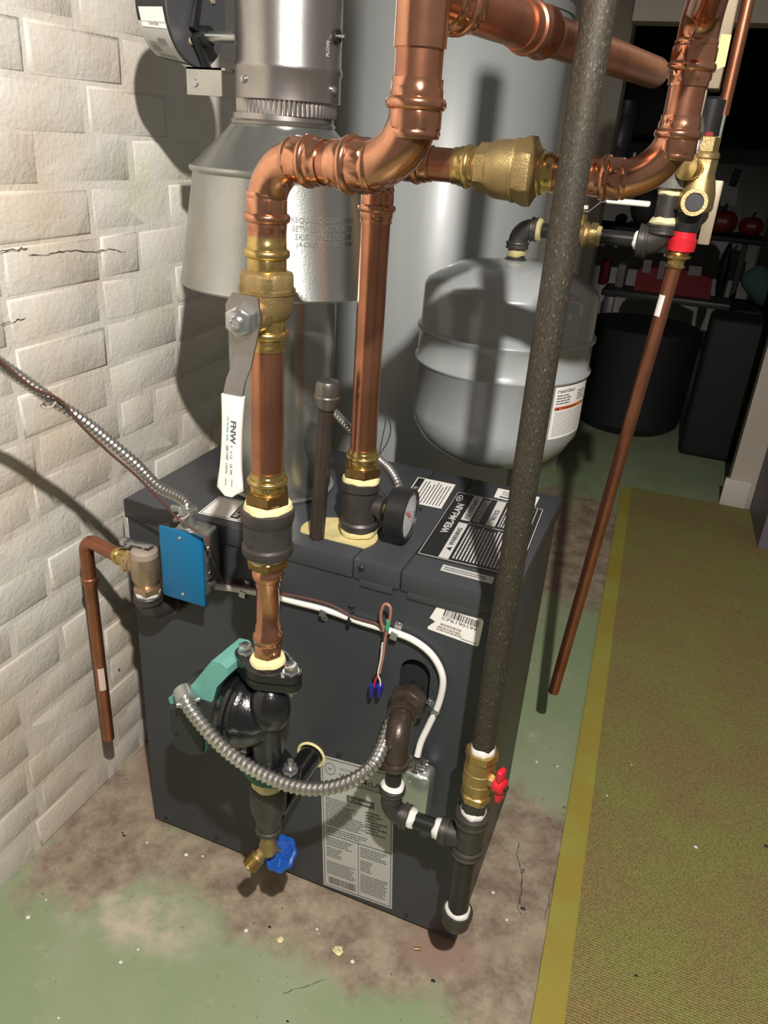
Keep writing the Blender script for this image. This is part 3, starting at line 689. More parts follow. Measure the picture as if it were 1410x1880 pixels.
mb = MB(); lathe(mb, (.077, FY-.050, 1.468), (0, -1, 0), [(0, .006), (.003, .005)], 12); mb.build('screw', M_SCRW, t)

# =================================================================== FITTING BUILDERS
RC = 0.0212                                    # big copper pipe radius
def press(R, k=1.0):
    return [(s*R*k, r*R, h) for s, r, h in ((0, 1.0, 0), (0, 1.085, 0), (.28, 1.085, 0), (.36, 1.10, .35), (.60, 1.11, .35), (.68, 1.13, 0), (.74, 1.24, 0), (.86, 1.295, 0), (1.0, 1.295, 0), (1.12, 1.24, 0), (1.18, 1.13, 0), (1.26, 1.11, .45), (1.85, 1.11, .45), (1.93, 1.10, 0), (2.02, 1.14, 0), (2.12, 1.13, 0), (2.25, 1.07, 0))]
def pipe(name, a, b, r, m, label, cat='pipe', group=None, parent=None, n=32, hollow=False):
    a, b = Vector(a), Vector(b); mb = MB(); L = (b-a).length
    prof = [(0, r), (L, r)]
    if hollow: prof = [(0, r), (L, r), (L, r*.86), (L-.02, r*.86)]
    lathe(mb, a, b-a, prof, n)
    return mb.build(name, m, parent, label=label, cat=cat, group=group)
def press_elbow(name, p0, pc, p1, R, m, label, bend, collars=(1, 1), cat='pipe elbow', pseg=16):
    p0, pc, p1 = map(Vector, (p0, pc, p1)); mb = MB()
    path = fillet([p0, pc, p1], bend, pseg); sweep(mb, path, R*1.07, 32)
    if collars[0]: lathe(mb, p0, pc-p0, press(R), 36)
    if collars[1]: lathe(mb, p1, pc-p1, press(R), 36)
    return mb.build(name, m, None, label=label, cat=cat)
def iron_band(R): return [(0, 1.04*R), (0, 1.50*R), (.08*R, 1.57*R), (.20*R, 1.57*R), (.22*R, 1.50*R), (.60*R, 1.50*R), (.62*R, 1.60*R), (.74*R, 1.62*R), (.86*R, 1.58*R), (.90*R, 1.30*R)]
def iron_elbow(name, p0, pc, p1, R, label, bend, m=None, cat='pipe elbow', ends=(1, 1)):
    p0, pc, p1 = map(Vector, (p0, pc, p1)); mb = MB()
    sweep(mb, fillet([p0, pc, p1], bend, 12), R*1.30, 28)
    if ends[0]: lathe(mb, p0, pc-p0, iron_band(R), 28)
    if ends[1]: lathe(mb, p1, pc-p1, iron_band(R), 28)
    return mb.build(name, m or M_IRON, None, label=label, cat=cat, angle=26)
def goop(p, d, R, L, m=None, parent=None, label=None, name='sealant_ring', seed=1, flare=1.0, cat=None):
    rnd = random.Random(seed); mb = MB(); p = Vector(p); d_, u, v = frame(d); n = 30; vs = []; fs = []
    rows = [(-.3*L, R*.9), (-.1*L, R*1.0), (.25*L, R*1.0*flare), (.8*L, R*.95), (1.0*L, R*.84)]
    ph = [rnd.random()*6 for _ in range(4)]
    for s, r in rows:
        for i in range(n):
            th = 2*PI*i/n; w_ = 1+.03*math.sin(3*th+ph[0])+.02*math.sin(7*th+ph[1])+rnd.uniform(-.012, .012)
            vs.append(p+d_*(s+L*.10*math.sin(2*th+ph[2])+L*.08*math.sin(5*th+ph[3]))+(u*math.cos(th)+v*math.sin(th))*r*w_)
    for j in range(4):
        for i in range(n): fs.append([j*n+i, j*n+(i+1) % n, (j+1)*n+(i+1) % n, (j+1)*n+i])
    fs.append(list(range(n))[::-1]); fs.append([4*n+i for i in range(n)]); mb.add(vs, fs)
    return mb.build(name, m or M_FOAM, parent, label=label, cat=cat)
def hose(mb, pts, R, pitch, n=14, depth=.18):
    """interlocked flexible conduit: rounded rings along a curve"""
    path = resample(spline(pts, 14), pitch/4); rad = []
    prof = (1.0, 1.0-depth*.35, 1.0-depth, 1.0-depth*.35)
    for i in range(len(path)): rad.append(R*prof[i % 4])
    return sweep(mb, path, rad, n)
def cable(mb, pts, R, n=10, per=10): return sweep(mb, spline(pts, per), R, n)

# =================================================================== LEFT RISER (supply)
LX, LY = 0.386, -0.170
zl = lambda py, fr=.024: zat(LX, LY, py, fr)
UP = Vector((0, 0, 1)); DN = Vector((0, 0, -1))
K1 = Vector((LX, LY, 1.3825)); R2X, R2Y = 0.570, -0.200; K2 = Vector((R2X, R2Y, 1.3835))
dh = (K2-K1).normalized()
z_e1 = zl(437)
mid1 = K1+dh*0.080
press_elbow('copper_elbow', (LX, LY, z_e1), K1, mid1, RC, M_COPF, 'large copper press elbow at the top of the left riser', .050)
R2 = 0.0232
K2b = Vector((R2X+.002, R2Y, 0)); z_e2 = zat(R2X, R2Y, 141, .024)
mid2 = K1+dh*0.093
press_elbow('copper_elbow', mid2, K2, (R2X, R2Y, z_e2), R2, M_COPF, 'large copper press elbow turning up in front of the grey heater', .058)
pipe('copper_pipe', K1+dh*0.06, K1+dh*0.115, RC*.995, M_COP, 'short copper stub joining the two large elbows')
z_t = zat(R2X, R2Y, 84, .024)
pipe('copper_pipe', (R2X, R2Y, z_e2-.04), (R2X, R2Y, z_t+.03), R2, M_COP, 'short copper pipe above the upward turned elbow')
# tee at the very top
pipe('copper_pipe', (R2X, R2Y, z_t+.155), (R2X, R2Y, 2.30), R2, M_COP, 'copper pipe rising out of the photo above the top tee')
z_br = 1.536; db = Vector((.208, .977, 0)).normalized()
mb = MB(); lathe(mb, (R2X, R2Y, z_t), UP, [(0, R2*1.0), (0, R2*1.09), (.16, R2*1.07), (.16, R2)], 40)
sweep(mb, [Vector((R2X, R2Y, z_br)), Vector((R2X, R2Y, z_br))+db*.045], R2*1.07, 36)
lathe(mb, Vector((R2X, R2Y, z_br))+db*.085, -db, press(R2), 36)
mb.build('copper_tee', M_COPF, None, label='copper tee at the top edge of the photo with a branch running back', cat='pipe tee')
br0 = Vector((R2X, R2Y, z_br))+db*.06; br1 = Vector((R2X, R2Y, z_br))+db*.215
pipe('copper_pipe', br0, br1+db*.012, R2, M_COPD, 'dull copper pipe between the top tee and the coupling behind the gas pipe')
pipe('copper_pipe', br1+db*.055, br1+db*.52, R2, M_COPD, 'dull copper pipe running back behind the far right copper riser')
mb = MB(); lathe(mb, br1-db*.01, db, [(0, R2*1.0), (0, R2*1.1), (.018, R2*1.12), (.020, R2*1.24), (.026, R2*1.27), (.031, R2*1.22), (.034, R2*1.1), (.055, R2*1.1), (.060, R2*1.22), (.066, R2*1.27), (.071, R2*1.2), (.074, R2*1.1), (.085, R2*1.1), (.085, R2)], 36)
mb.build('copper_coupling', M_COPD, None, label='dull copper coupling on the pipe running back at the top', cat='coupling')
# ball valve in left riser
z0 = zl(650); z1 = z_e1
t = thing('ball_valve', 'large brass ball valve with a white vinyl lever in the left riser', 'valve', (LX, LY, z0))
mb = MB(); R = RC
zz = lambda py: zl(py, .026)
lathe(mb, (LX, LY, z0), UP, press(R), 36); mb.build('press_end', M_BRS, t); mb = MB(); lathe(mb, (LX, LY, z1), DN, press(R), 36); mb.build('press_end', M_BRS, t)
zb = z0+.040; zt_ = z1-.042
mb = MB(); lathe(mb, (LX, LY, zb), UP, [(f_*(zt_-zb), r_*R, h_) for f_, r_, h_ in ((-.06, 1.08, 0), (.02, 1.3, 0), (.14, 1.45, 0), (.30, 1.52, 0), (.56, 1.56, 0), (.58, 1.63, 0), (.66, 1.64, 0), (.68, 1.52, .85), (.96, 1.50, .85), (1.02, 1.45, 0), (1.08, 1.1, 0))], 48)
mb.build('body', M_BRSC, t)
sd = Vector((.03, -1.0, 0)).normalized()
zc = zl(572, 0)
sp = Vector((LX, LY, zc))
mb = MB(); lathe(mb, sp+sd*.020, sd, [(0, .020), (.016, .0175), (.018, .015, 1), (.026, .015, 1), (.028, .009), (.040, .009)], 36); mb.build('stem_boss', M_BRSC, t)
hp = sp+sd*.058
side = sd.cross(UP).normalized()
lev = thing  # alias unused
lm = basis(side, UP, sd)
def P2(x, y, h=0): return hp+side*(x+-min(0, y+.03)*.06)+UP*y+sd*h
mb = MB()
out = [(-.021, .028), (.012, .030), (.021, .016), (.020, -.004), (.014, -.020), (.0125, -.040), (-.0125, -.046), (-.019, -.020), (-.024, .004)]
prism(mb, out, hp, side, UP, sd*.0032)
# cranked part of the lever
prof = [(-.040, 0), (-.052, .004), (-.066, .016), (-.078, .021), (-.100, .022)]
vs = []; fs = []
for y, h in prof:
    for x in (-.0125, .0125):
        vs += [P2(x-.002, y, h), P2(x-.002, y, h+.003)]
for j in range(len(prof)-1):
    a = j*4; b = a+4; fs += [[a, a+1, b+1, b], [a+2, b+2, b+3, a+3], [a+1, a+3, b+3, b+1], [a, b, b+2, a+2]]
mb.add(vs, fs); lv = mb.build('lever', M_STEEL, t)
mb = MB()
hy0 = -.084; hy1 = -.215; rows = []
for k in range(15):
    tt = k/14; y = hy0+(hy1-hy0)*tt; w_ = .0150-.0020*math.sin(PI*min(1, tt*1.3))+(.0035*math.sin(PI*(tt-.70)/.30*.5)**2 if tt > .7 else 0)
    if tt > .93: w_ *= math.sqrt(max(0.02, 1-((tt-.93)/.075)**2))
    rows.append((y, w_))
vs = []; fs = []; n = 20
for y, w_ in rows:
    for i in range(n):
        a = 2*PI*i/n; ex = .45; cx_, sx_ = math.cos(a), math.sin(a)
        vs.append(P2(-.002+w_*math.copysign(abs(cx_)**ex, cx_), y, .0235+.0048*math.copysign(abs(sx_)**ex, sx_)))
for j in range(len(rows)-1):
    for i in range(n): fs.append([j*n+i, j*n+(i+1) % n, (j+1)*n+(i+1) % n, (j+1)*n+i])
fs += [list(range(n)), [(len(rows)-1)*n+i for i in range(n)]]
mb.add(vs, fs); hd = mb.build('handle_grip', M_HNDW, t, angle=50, label='white vinyl grip with printed lettering')
# face of the grip seen by the camera is +sd side
S = Sheet(lambda u, v, h: P2(-.014+.024*u, -.096-.112*v, .0285+h))
# FNW reads downwards (rotated a quarter turn clockwise)
def gtext(mb, s_, u0, v0, u1, v1, b=0.0):
    vs, fs = text_verts(s_, b); mb.add([S.f(u1-(u1-u0)*y, v0+(v1-v0)*x, .0003) for x, y in vs], fs)
# u increases towards image-right when side points right; choose orientation by projection
if prj(P2(.01, -.1, .03))[0] < prj(P2(-.01, -.1, .03))[0]:
    S = Sheet(lambda u, v, h: P2(.010-.024*u, -.096-.112*v, .0285+h))
    def gtext(mb, s_, u0, v0, u1, v1, b=0.0):
        vs, fs = text_verts(s_, b); mb.add([S.f(u0+(u1-u0)*y, v0+(v1-v0)*x, .0003) for x, y in vs], fs)
mb = MB(); gtext(mb, 'FNW', .52, .16, .84, .42, .03); gtext(mb, '600 CWP', .30, .45, .45, .62); gtext(mb, '1 1/2', .55, .45, .68, .60); gtext(mb, 'OPEN', .30, .66, .42, .78); gtext(mb, 'UL FM', .55, .66, .70, .78)
S.quad(mb, .32, .84, .36, .93, .0003); S.quad(mb, .68, .84, .72, .93, .0003); S.quad(mb, .34, .12, .38, .17, .0003)
mb.build('printing', M_INKG, hd, smooth=False)
mb = MB(); gtext(mb, 'VALVE', .30, .18, .42, .40, .01); mb.build('teal_printing', mat('teal_ink', (.02, .28, .30), .5), hd, smooth=False)
mb = MB(); lathe(mb, hp+sd*.003, sd, [(0, .0155, 1), (.010, .0155, 1), (.012, .0135, 0)], 36); lathe(mb, hp+sd*.012, sd, [(0, .0085), (.006, .0082), (.0075, .006), (.0055, .005)], 24); mb.build('lever_nut', M_SCRW, t)

z_a0, z_a1 = zl(876), zl(935)
pipe('copper_pipe', (LX, LY, z_a0-.02), (LX, LY, z0+.02), RC, M_COP, 'long copper pipe of the left riser below the lever valve')
t = tag(None or thing('press_adapter', 'brass press adapter screwed into the reducing coupling of the left riser', 'pipe adapter', (LX, LY, z_a1)))
mb = MB(); lathe(mb, (LX, LY, z_a0), DN, press(RC, .72)[:-2]+[(.031, RC*1.1)], 36); mb.build('press_end', M_BRS, t)
mb = MB(); lathe(mb, (LX, LY, z_a0-.030), DN, [(0, RC*1.2), (0, RC*1.30, 1), (.012, RC*1.32, 1), (.014, RC*1.1), (.026, RC*1.05)], 36); mb.build('hex_nut', mat('dark_brass', (.36, .22, .09), .32, .95, .1, 100, .2, 30), t)
z_c1 = zl(948, .034)-.002; z_c0 = zl(1036, .034)
goop((LX, LY, z_c1-.001), UP, RC*1.58, .009, seed=2, flare=.99, label='pale yellow sealant squeezed out above the reducing coupling', cat='sealant')
mb = MB(); Hc = z_c1-z_c0
lathe(mb, (LX, LY, z_c0), UP, [(0, RC*1.2), (0, RC*1.62), (.004, RC*1.70), (.013, RC*1.70), (.017, RC*1.60), (Hc-.022, RC*1.62), (Hc-.018, RC*1.73), (Hc-.010, RC*1.76), (Hc-.002, RC*1.74), (Hc, RC*1.55)], 40)
cp = mb.build('iron_coupling', M_IRON, None, label='black iron coupling in the left riser level with the lid', cat='coupling', angle=26)
mb = MB(); S = cyl_sheet(LX, LY, z_c0+.022, z_c0+Hc-.022, RC*1.615, RC*1.615, -2.32, -1.62)
for a in ((0, 0, .03, 1), (.97, 0, 1, 1), (0, 0, 1, .03), (0, .97, 1, 1)): S.quad(mb, *a, .0006, 4)
mb.build('cast_mark', M_IRON, cp)
# brass nut below, then copper press stub
z_n = zl(1054, .024)
mb = MB(); lathe(mb, (LX, LY, z_n), UP, [(0, RC*.85), (0, RC*1.16), (.004, RC*1.24, 1), (z_c0-z_n-.006, RC*1.32, 1), (z_c0-z_n-.003, RC*1.3), (z_c0-z_n+.002, RC*1.3)], 36)
mb.build('hex_bushing', mat('dark_brass', (.36, .22, .09), .3, .9), None, label='dark hex bushing under the iron coupling of the left riser', cat='bushing')
goop((LX, LY, z_c0-.003), DN, RC*1.38, .007, seed=9, label='pale sealant ring under the iron coupling of the left riser', cat='sealant')
RS = 0.0168
z_p0 = zl(1205, .02)
mb = MB(); Ls = z_n-z_p0
lathe(mb, (LX, LY, z_n+.004), DN, [(0, RS*1.1, .3), (.006, RS*1.12, .3), (.008, RS*1.2), (.012, RS*1.34), (.018, RS*1.36), (.024, RS*1.25), (.027, RS*1.13), (.034, RS*1.13), (.038, RS*1.0), (Ls-.046, RS*1.0), (Ls-.042, RS*1.1), (Ls-.030, RS*1.12), (Ls-.026, RS*1.30), (Ls-.018, RS*1.36), (Ls-.012, RS*1.3), (Ls-.008, RS*1.14), (Ls-.004, RS*1.18, .6), (Ls+.008, RS*1.18, .6)], 36)
mb.build('copper_spool', M_COPF, None, label='slim copper press piece standing on the pump flange', cat='pipe')

# =================================================================== PUMP
zf = zl(1226, .02)            # top face of the upper flange at the pipe
PX, PY = LX, LY
pump = thing('circulator_pump', 'black painted circulator pump with a green motor bracket', 'pump', (PX, PY, zf-.22))
goop((PX, PY, zf+.0005), UP, RS*1.62, .007, seed=4, label='pale yellow sealant around the pipe in the upper pump flange', cat='sealant')
def oval(hw, hb, n=40, ear=.019):
    pts = []
    for k in range(n):
        a = 2*PI*k/n; pts.append((hb*math.cos(a), hb*math.sin(a)))
    # hull of circle + two ear circles
    P_ = pts+[(hw+ear*math.cos(2*PI*k/20), ear*math.sin(2*PI*k/20)) for k in range(20)]+[(-hw+ear*math.cos(2*PI*k/20), ear*math.sin(2*PI*k/20)) for k in range(20)]
    P_ = sorted(set((round(x, 5), round(y, 5)) for x, y in P_))
    def cross(o, a, b): return (a[0]-o[0])*(b[1]-o[1])-(a[1]-o[1])*(b[0]-o[0])
    lo2 = []
    for p in P_:
        while len(lo2) >= 2 and cross(lo2[-2], lo2[-1], p) <= 0: lo2.pop()
        lo2.append(p)
    up2 = []
    for p in reversed(P_):
        while len(up2) >= 2 and cross(up2[-2], up2[-1], p) <= 0: up2.pop()
        up2.append(p)
    return lo2[:-1]+up2[:-1]
fa = math.radians(-8)
ux = Vector((math.cos(fa), math.sin(fa), 0)); uy = Vector((-math.sin(fa), math.cos(fa), 0))
def flange(z, h, name, m, hw=.040, hb=.036):
    mb = MB(); o = oval(hw, hb); s = oval(hw-.001, hb-.004)
    prism(mb, o, (PX, PY, z), ux, uy, (0, 0, h)); return mb.build(name, m, pump, angle=30)
flange(zf-.016, .013, 'flange', M_PUMP); flange(zf-.031, .013, 'flange', M_PUMP)
mb = MB(); lathe(mb, (PX, PY, zf-.004), UP, [(0, .034), (.003, .030), (.004, .026)], 36); mb.build('flange_hub', M_PUMP, pump)
zr1 = zl(1462, .03)
zv0 = zr1+.046               # lower flange top
for s_ in (-1, 1):
    b_ = Vector((PX, PY, 0))+ux*.043*s_
    mb = MB(); lathe(mb, (b_.x, b_.y, zf-.003), UP, [(0, .0125), (.0015, .0125), (.0015, .0098, 1), (.011, .0098, 1), (.013, .008)], 30); bo = mb.build('bolt', M_SCRW, pump)
    mb = MB(); lathe(mb, (b_.x, b_.y, zf-.031), DN, [(0, .0095, 1), (.009, .0095, 1), (.009, .005), (.016, .005)], 24); mb.build('bolt_nut', M_SCRW, pump)
# volute: disc with axis along x, plus necks
pc_ = Vector((PX-.040, PY-.002, (zf+zv0)/2-.006))
mb = MB(); lathe(mb, pc_+Vector((.058, 0, 0)), (-1, 0, 0), [(0, .020), (.006, .036), (.018, .048), (.034, .056), (.044, .059), (.048, .064), (.054, .064), (.056, .060), (.061, .060), (.063, .064), (.069, .064), (.071, .059), (.080, .056), (.090, .046), (.094, .034)], 56)
sweep(mb, fillet([Vector((PX, PY, zf-.030)), Vector((PX, PY, zf-.058)), Vector((PX+.004, PY-.010, zf-.095)), Vector((PX, PY, zv0+.030)), Vector((PX, PY, zv0-.004))], .03, 6), .0250, 28)
ball(mb, (PX+.012, PY-.016, zf-.075), .033, 28, 16, (1, .9, 1.35)); mb.build('volute', M_PUMP, pump, angle=60)
# motor can behind the bracket
mb = MB(); lathe(mb, pc_+Vector((-.030, 0, 0)), (-1, 0, 0), [(0, .040), (.020, .040), (.060, .038), (.070, .030), (.072, .018)], 48); mb.build('motor', M_MOTR, pump)
# green bracket wrapping the terminal box, and the box itself
b0 = A(378, 1384, Y=-.190); g = lambda px, py, yy=-.205: A(px, py, Y=yy)
mb = MB()
y0_, y1_ = -.205, -.130
outl = [(348, 1262), (373, 1232), (388, 1214), (405, 1218), (417, 1228), (419, 1240), (398, 1262), (392, 1285), (381, 1296), (381, 1345), (380, 1376), (373, 1384), (371, 1330), (366, 1300), (330, 1300), (312, 1292), (309, 1281), (330, 1268)]
fr = [g(px, py) for px, py in outl]; bk = [p+Vector((.006, .070, .0)) for p in fr]; n = len(fr)
vs = fr+bk; fs = [list(range(n))[::-1], [n+i for i in range(n)]]+[[i, (i+1) % n, n+(i+1) % n, n+i] for i in range(n)]
mb.add(vs, fs); mb.build('motor_bracket', M_GREEN, pump, angle=25, label='sea green painted bracket')
mb = MB()
cA = [(306, 1296), (366, 1302), (372, 1330), (371, 1386), (352, 1390), (334, 1384), (316, 1370), (308, 1345)]
fr = [g(px, py, -.212) for px, py in cA]; bk = [p+Vector((.004, .075, 0)) for p in fr]; n = len(fr); vs = fr+bk
mb.add(vs, [list(range(n))[::-1], [n+i for i in range(n)]]+[[i, (i+1) % n, n+(i+1) % n, n+i] for i in range(n)])
tb_ = mb.build('terminal_box', M_MOTR, pump, angle=60, label='dark grey rounded terminal box')
bv = tb_.modifiers.new('b', 'BEVEL'); bv.width = .006; bv.segments = 3
mb = MB(); lathe(mb, g(323, 1349, -.2125), (0, -1, 0), [(0, .003), (.001, .003)], 12); mb.build('screw', M_BLACK, tb_)
# lower flange (black over green), tee to the boiler, foam, reducer
flange(zv0-.008, .012, 'flange', M_PUMP, .042, .036); flange(zv0-.021, .012, 'lower_flange', M_DGRN, .040, .036)
for s_ in (-1, 1):
    b_ = Vector((PX, PY, 0))+ux*.044*s_; mb = MB(); lathe(mb, (b_.x, b_.y, zv0+.004), UP, [(0, .0125), (.0015, .0125), (.0015, .0098, 1), (.010, .0098, 1), (.011, .005), (.022, .005)], 24); mb.build('bolt', M_SCRW, pump)
mb = MB(); lathe(mb, (PX, PY, zv0-.020), DN, [(0, .034), (.008, .030), (.014, .024)], 36); mb.build('flange_neck', M_DGRN, pump)
zr1 = zl(1462, .03)
goop((PX, PY, zr1), UP, .0285, .018, seed=6, flare=1.0, label='thick yellow sealant between the pump and the reducer', cat='sealant')
zr0 = zl(1541, .02)
Hr = zr1-zr0
mb = MB(); lathe(mb, (PX, PY, zr1), DN, [(0, .026), (0, .0300), (.006, .0312), (Hr*.50, .0300), (Hr*.72, .0225), (Hr-.010, .0200), (Hr-.009, .0225), (Hr-.001, .0225), (Hr, .019)], 40)
mb.build('iron_reducer', M_IRON, None, label='bell shaped iron reducer hanging below the pump', cat='reducer')
# return nipple into the boiler
nz = A(572, 1385, Y=0); npt = Vector((nz.x, 0, nz.z))
mb = MB(); lathe(mb, (npt.x, LY+.022, npt.z), (0, 1, 0), [(0, .0225), (-LY-.023, .0225)], 32); mb.build('return_nipple', mat('glossy_black_pipe', (.008, .008, .008), .18, .2, coat=.4), None, label='glossy black pipe stub entering the boiler face behind the pump', cat='pipe')
mb = MB(); torus(mb, (npt.x, -.0015, npt.z), (0, 1, 0), .0265, .0028, 40, 8); mb.build('foam_ring', M_FOAM, None, label='ragged yellow foam ring around the black stub on the boiler face', cat='sealant')
# drain valve
dz = zl(1546, .018); dv = thing('drain_valve', 'small brass boiler drain with a blue handwheel', 'valve', (PX, PY, dz-.09))
od = Vector((-.45, -.62, -.64)).normalized(); e1 = Vector((PX, PY, dz-.030))
mb = MB(); lathe(mb, (PX, PY, dz+.004), DN, [(0, .0155), (.006, .0155), (.008, .0135), (.022, .013), (.030, .0165), (.046, .0150), (.050, .009)], 32); lathe(mb, e1, od, [(0, .010), (.020, .0105), (.022, .0125), (.026, .0150)], 28); mb.build('body', M_BRSC, dv)
mb = MB(); pr = [(0, .0135)]
for k in range(5): pr += [(.002+.004*k, .0150), (.004+.004*k, .0135)]
pr += [(.0225, .0150), (.0225, .0118), (.006, .0115)]
lathe(mb, e1+od*.024, od, pr, 32); mb.build('hose_thread', M_BRS, dv)
wd = Vector((.30, .55, -.78)).normalized(); wc = e1+wd*.030+Vector((.006, 0, -.006))
mb = MB(); lathe(mb, e1, wd, [(0, .008), (.034, .005)], 16); mb.build('stem', M_BRSC, dv)
mb = MB(); _, wu, wv = frame(wd)
vs = []; fs = []; N = 64
for r_, h_ in ((.027, -.004), (.031, -.002), (.031, .004), (.027, .006), (.022, .004), (.022, -.002)):
    for i in range(N):
        a = 2*PI*i/N; rr = r_*(1+(.045*math.cos(8*a) if r_ > .025 else 0)); vs.append(wc+wd*h_+(wu*math.cos(a)+wv*math.sin(a))*rr)
for j in range(6):
    for i in range(N): fs.append([j*N+i, j*N+(i+1) % N, ((j+1) % 6)*N+(i+1) % N, ((j+1) % 6)*N+i])
mb.add(vs, fs); lathe(mb, wc-wd*.003, wd, [(0, .009), (.007, .009), (.009, .006)], 20)
for k in range(5):
    a = 2*PI*k/5; dd = wu*math.cos(a)+wv*math.sin(a); sweep(mb, [wc+dd*.006, wc+dd*.024], .0034, 8)
lathe(mb, wc-wd*.0005, wd, [(0, .023), (.001, .023)], 40)
mb.build('handwheel', M_BHND, dv, label='blue handwheel')

# =================================================================== RIGHT RISER AND TEE
QX, QY = 0.420, 0.080
zq = lambda py, fr=.024: zat(QX, QY, py, fr)
TZ = A(805, 302, Y=QY).z
z_q1 = zq(412)
mb = MB(); K = Vector((QX, QY, TZ)); dx = Vector((1, 0, 0))
x_t = A(793, 302, Y=QY).x
lathe(mb, (QX, QY, z_q1), UP, press(RC), 36); sweep(mb, fillet([Vector((QX, QY, z_q1+.03)), K, K+dx*(x_t-QX-.03)], .036, 12), RC*1.07, 32)
lathe(mb, (x_t, QY, TZ), -dx, press(RC), 36)
mb.build('copper_elbow', M_COPF, None, label='copper press elbow at the top of the right riser behind the upturned elbow', cat='pipe elbow')
z_q0 = zq(832)
pipe('copper_pipe', (QX, QY, z_q0-.02), (QX, QY, z_q1+.02), RC, M_COP, 'long reddish copper pipe of the right riser above the gauge')
xv0 = A(834, 306, Y=QY).x; xv1 = A(1020, 318, Y=QY).x
pipe('copper_pipe', (x_t-.02, QY, TZ), (xv0+.02, QY, TZ), RC, M_COP, 'short horizontal copper pipe left of the brass check valve')
t = thing('check_valve', 'large cast brass inline check valve in the horizontal copper run', 'valve', ((xv0+xv1)/2, QY, TZ-.04))
mb = MB(); lathe(mb, (xv0, QY, TZ), dx, press(RC), 36); mb.build('press_end', M_BRS, t)
mb = MB(); lathe(mb, (xv1, QY, TZ), -dx, press(RC), 36); mb.build('press_end', M_BRS, t)
Lb = xv1-xv0
mb = MB(); lathe(mb, (xv0+.030, QY, TZ), dx, [(0, RC*1.12), (.004, RC*1.28, .9), (.016, RC*1.30, .9), (.018, RC*1.45), (.026, RC*1.66), (.034, RC*1.72), (.052, RC*1.76), (.0525, RC*1.84), (.056, RC*1.84), (.0565, RC*1.74, .2), (.068, RC*1.78, .8), (.078, RC*1.76, .8), (.082, RC*1.50), (.088, RC*1.2), (Lb-.055, RC*1.1)], 48)
mb.build('body', M_BRSC, t)
# right elbow and riser up
VX = 0.803; x_e = A(1083, 322, Y=QY).x
pipe('copper_pipe', (xv1-.02, QY, TZ), (x_e+.02, QY, TZ), RC, M_COP, 'short horizontal copper pipe crossing behind the steel gas pipe')
z_v0 = zat(VX, QY, 258, .0); z_v0 = zat(VX, QY, 204, .024)
press_elbow('copper_elbow', (x_e, QY, TZ), (VX, QY, TZ), (VX, QY, z_v0-.004), RC, M_COPF, 'large copper press elbow curving up right of the gas pipe', .062)
z_v1 = zat(VX, QY, 156, .024)
pipe('copper_pipe', (VX, QY, z_v0-.03), (VX, QY, z_v1+.03), RC, M_COP, 'short bright copper pipe above the far right elbow')
zt5 = z_v1+.075
press_elbow('copper_elbow', (VX, QY, z_v1), (VX, QY, zt5), (VX+.02, QY-.20, zt5+.05), RC, M_COPF, 'copper press elbow at the top right turning towards the viewer', .040, (1, 1))
o_a = Vector((VX+.02, QY-.20, zt5+.05)); o_b = Vector((VX, QY, zt5)); o_d = (o_a-o_b).normalized()
pipe('copper_pipe', o_a-o_d*.02, o_a+o_d*.16, RC, M_COP, 'copper pipe leaving the photo at the top right towards the viewer')
# brass adapter, sealant and iron tee under the right riser
t = thing('press_adapter', 'brass press adapter standing in the iron tee by the gauge', 'pipe adapter', (QX, QY, z_q0-.05))
mb = MB(); lathe(mb, (QX, QY, z_q0), DN, press(RC, .72)[:-2]+[(.031, RC*1.1)], 36); mb.build('press_end', M_BRS, t)
mb = MB(); lathe(mb, (QX, QY, z_q0-.030), DN, [(0, RC*1.2), (0, RC*1.32, 1), (.013, RC*1.34, 1), (.015, RC*1.1), (.028, RC*1.05)], 36); mb.build('hex_nut', mat('dark_brass', (.36, .22, .09), .32, .95), t)
z_t1 = zq(893, .032); z_t0 = zq(982, .032)
goop((QX, QY, z_t1-.001), UP, RC*1.48, .008, seed=12, label='pale yellow sealant on top of the iron tee by the gauge', cat='sealant')
Ht = z_t1-z_t0; gz = A(705, 935, Y=QY).z
mb = MB(); lathe(mb, (QX, QY, z_t0), UP, [(0, RC*1.2), (0, RC*1.5), (.003, RC*1.57), (.012, RC*1.57), (.016, RC*1.42), (Ht-.018, RC*1.42), (Ht-.015, RC*1.58), (Ht-.002, RC*1.58), (Ht, RC*1.4)], 40)
gdir = Vector((.995, .02, 0)).normalized()
lathe(mb, (QX, QY, gz), gdir, [(0, .016), (.036, .016), (.036, .019), (.042, .019), (.043, .010)], 24)
mb.build('iron_tee', M_IRON, None, label='black iron tee on the lid carrying the pressure gauge', cat='pipe tee')
goop((QX, QY, z_t0-.001), DN, RC*1.50, .011, seed=13, label='yellow sealant at the foot of the iron tee', cat='sealant')
pipe('iron_nipple', (QX, QY, .8025), (QX, QY, z_t0+.004), RC*1.05, M_IRON, 'iron nipple rising through the yellow foam in the lid')
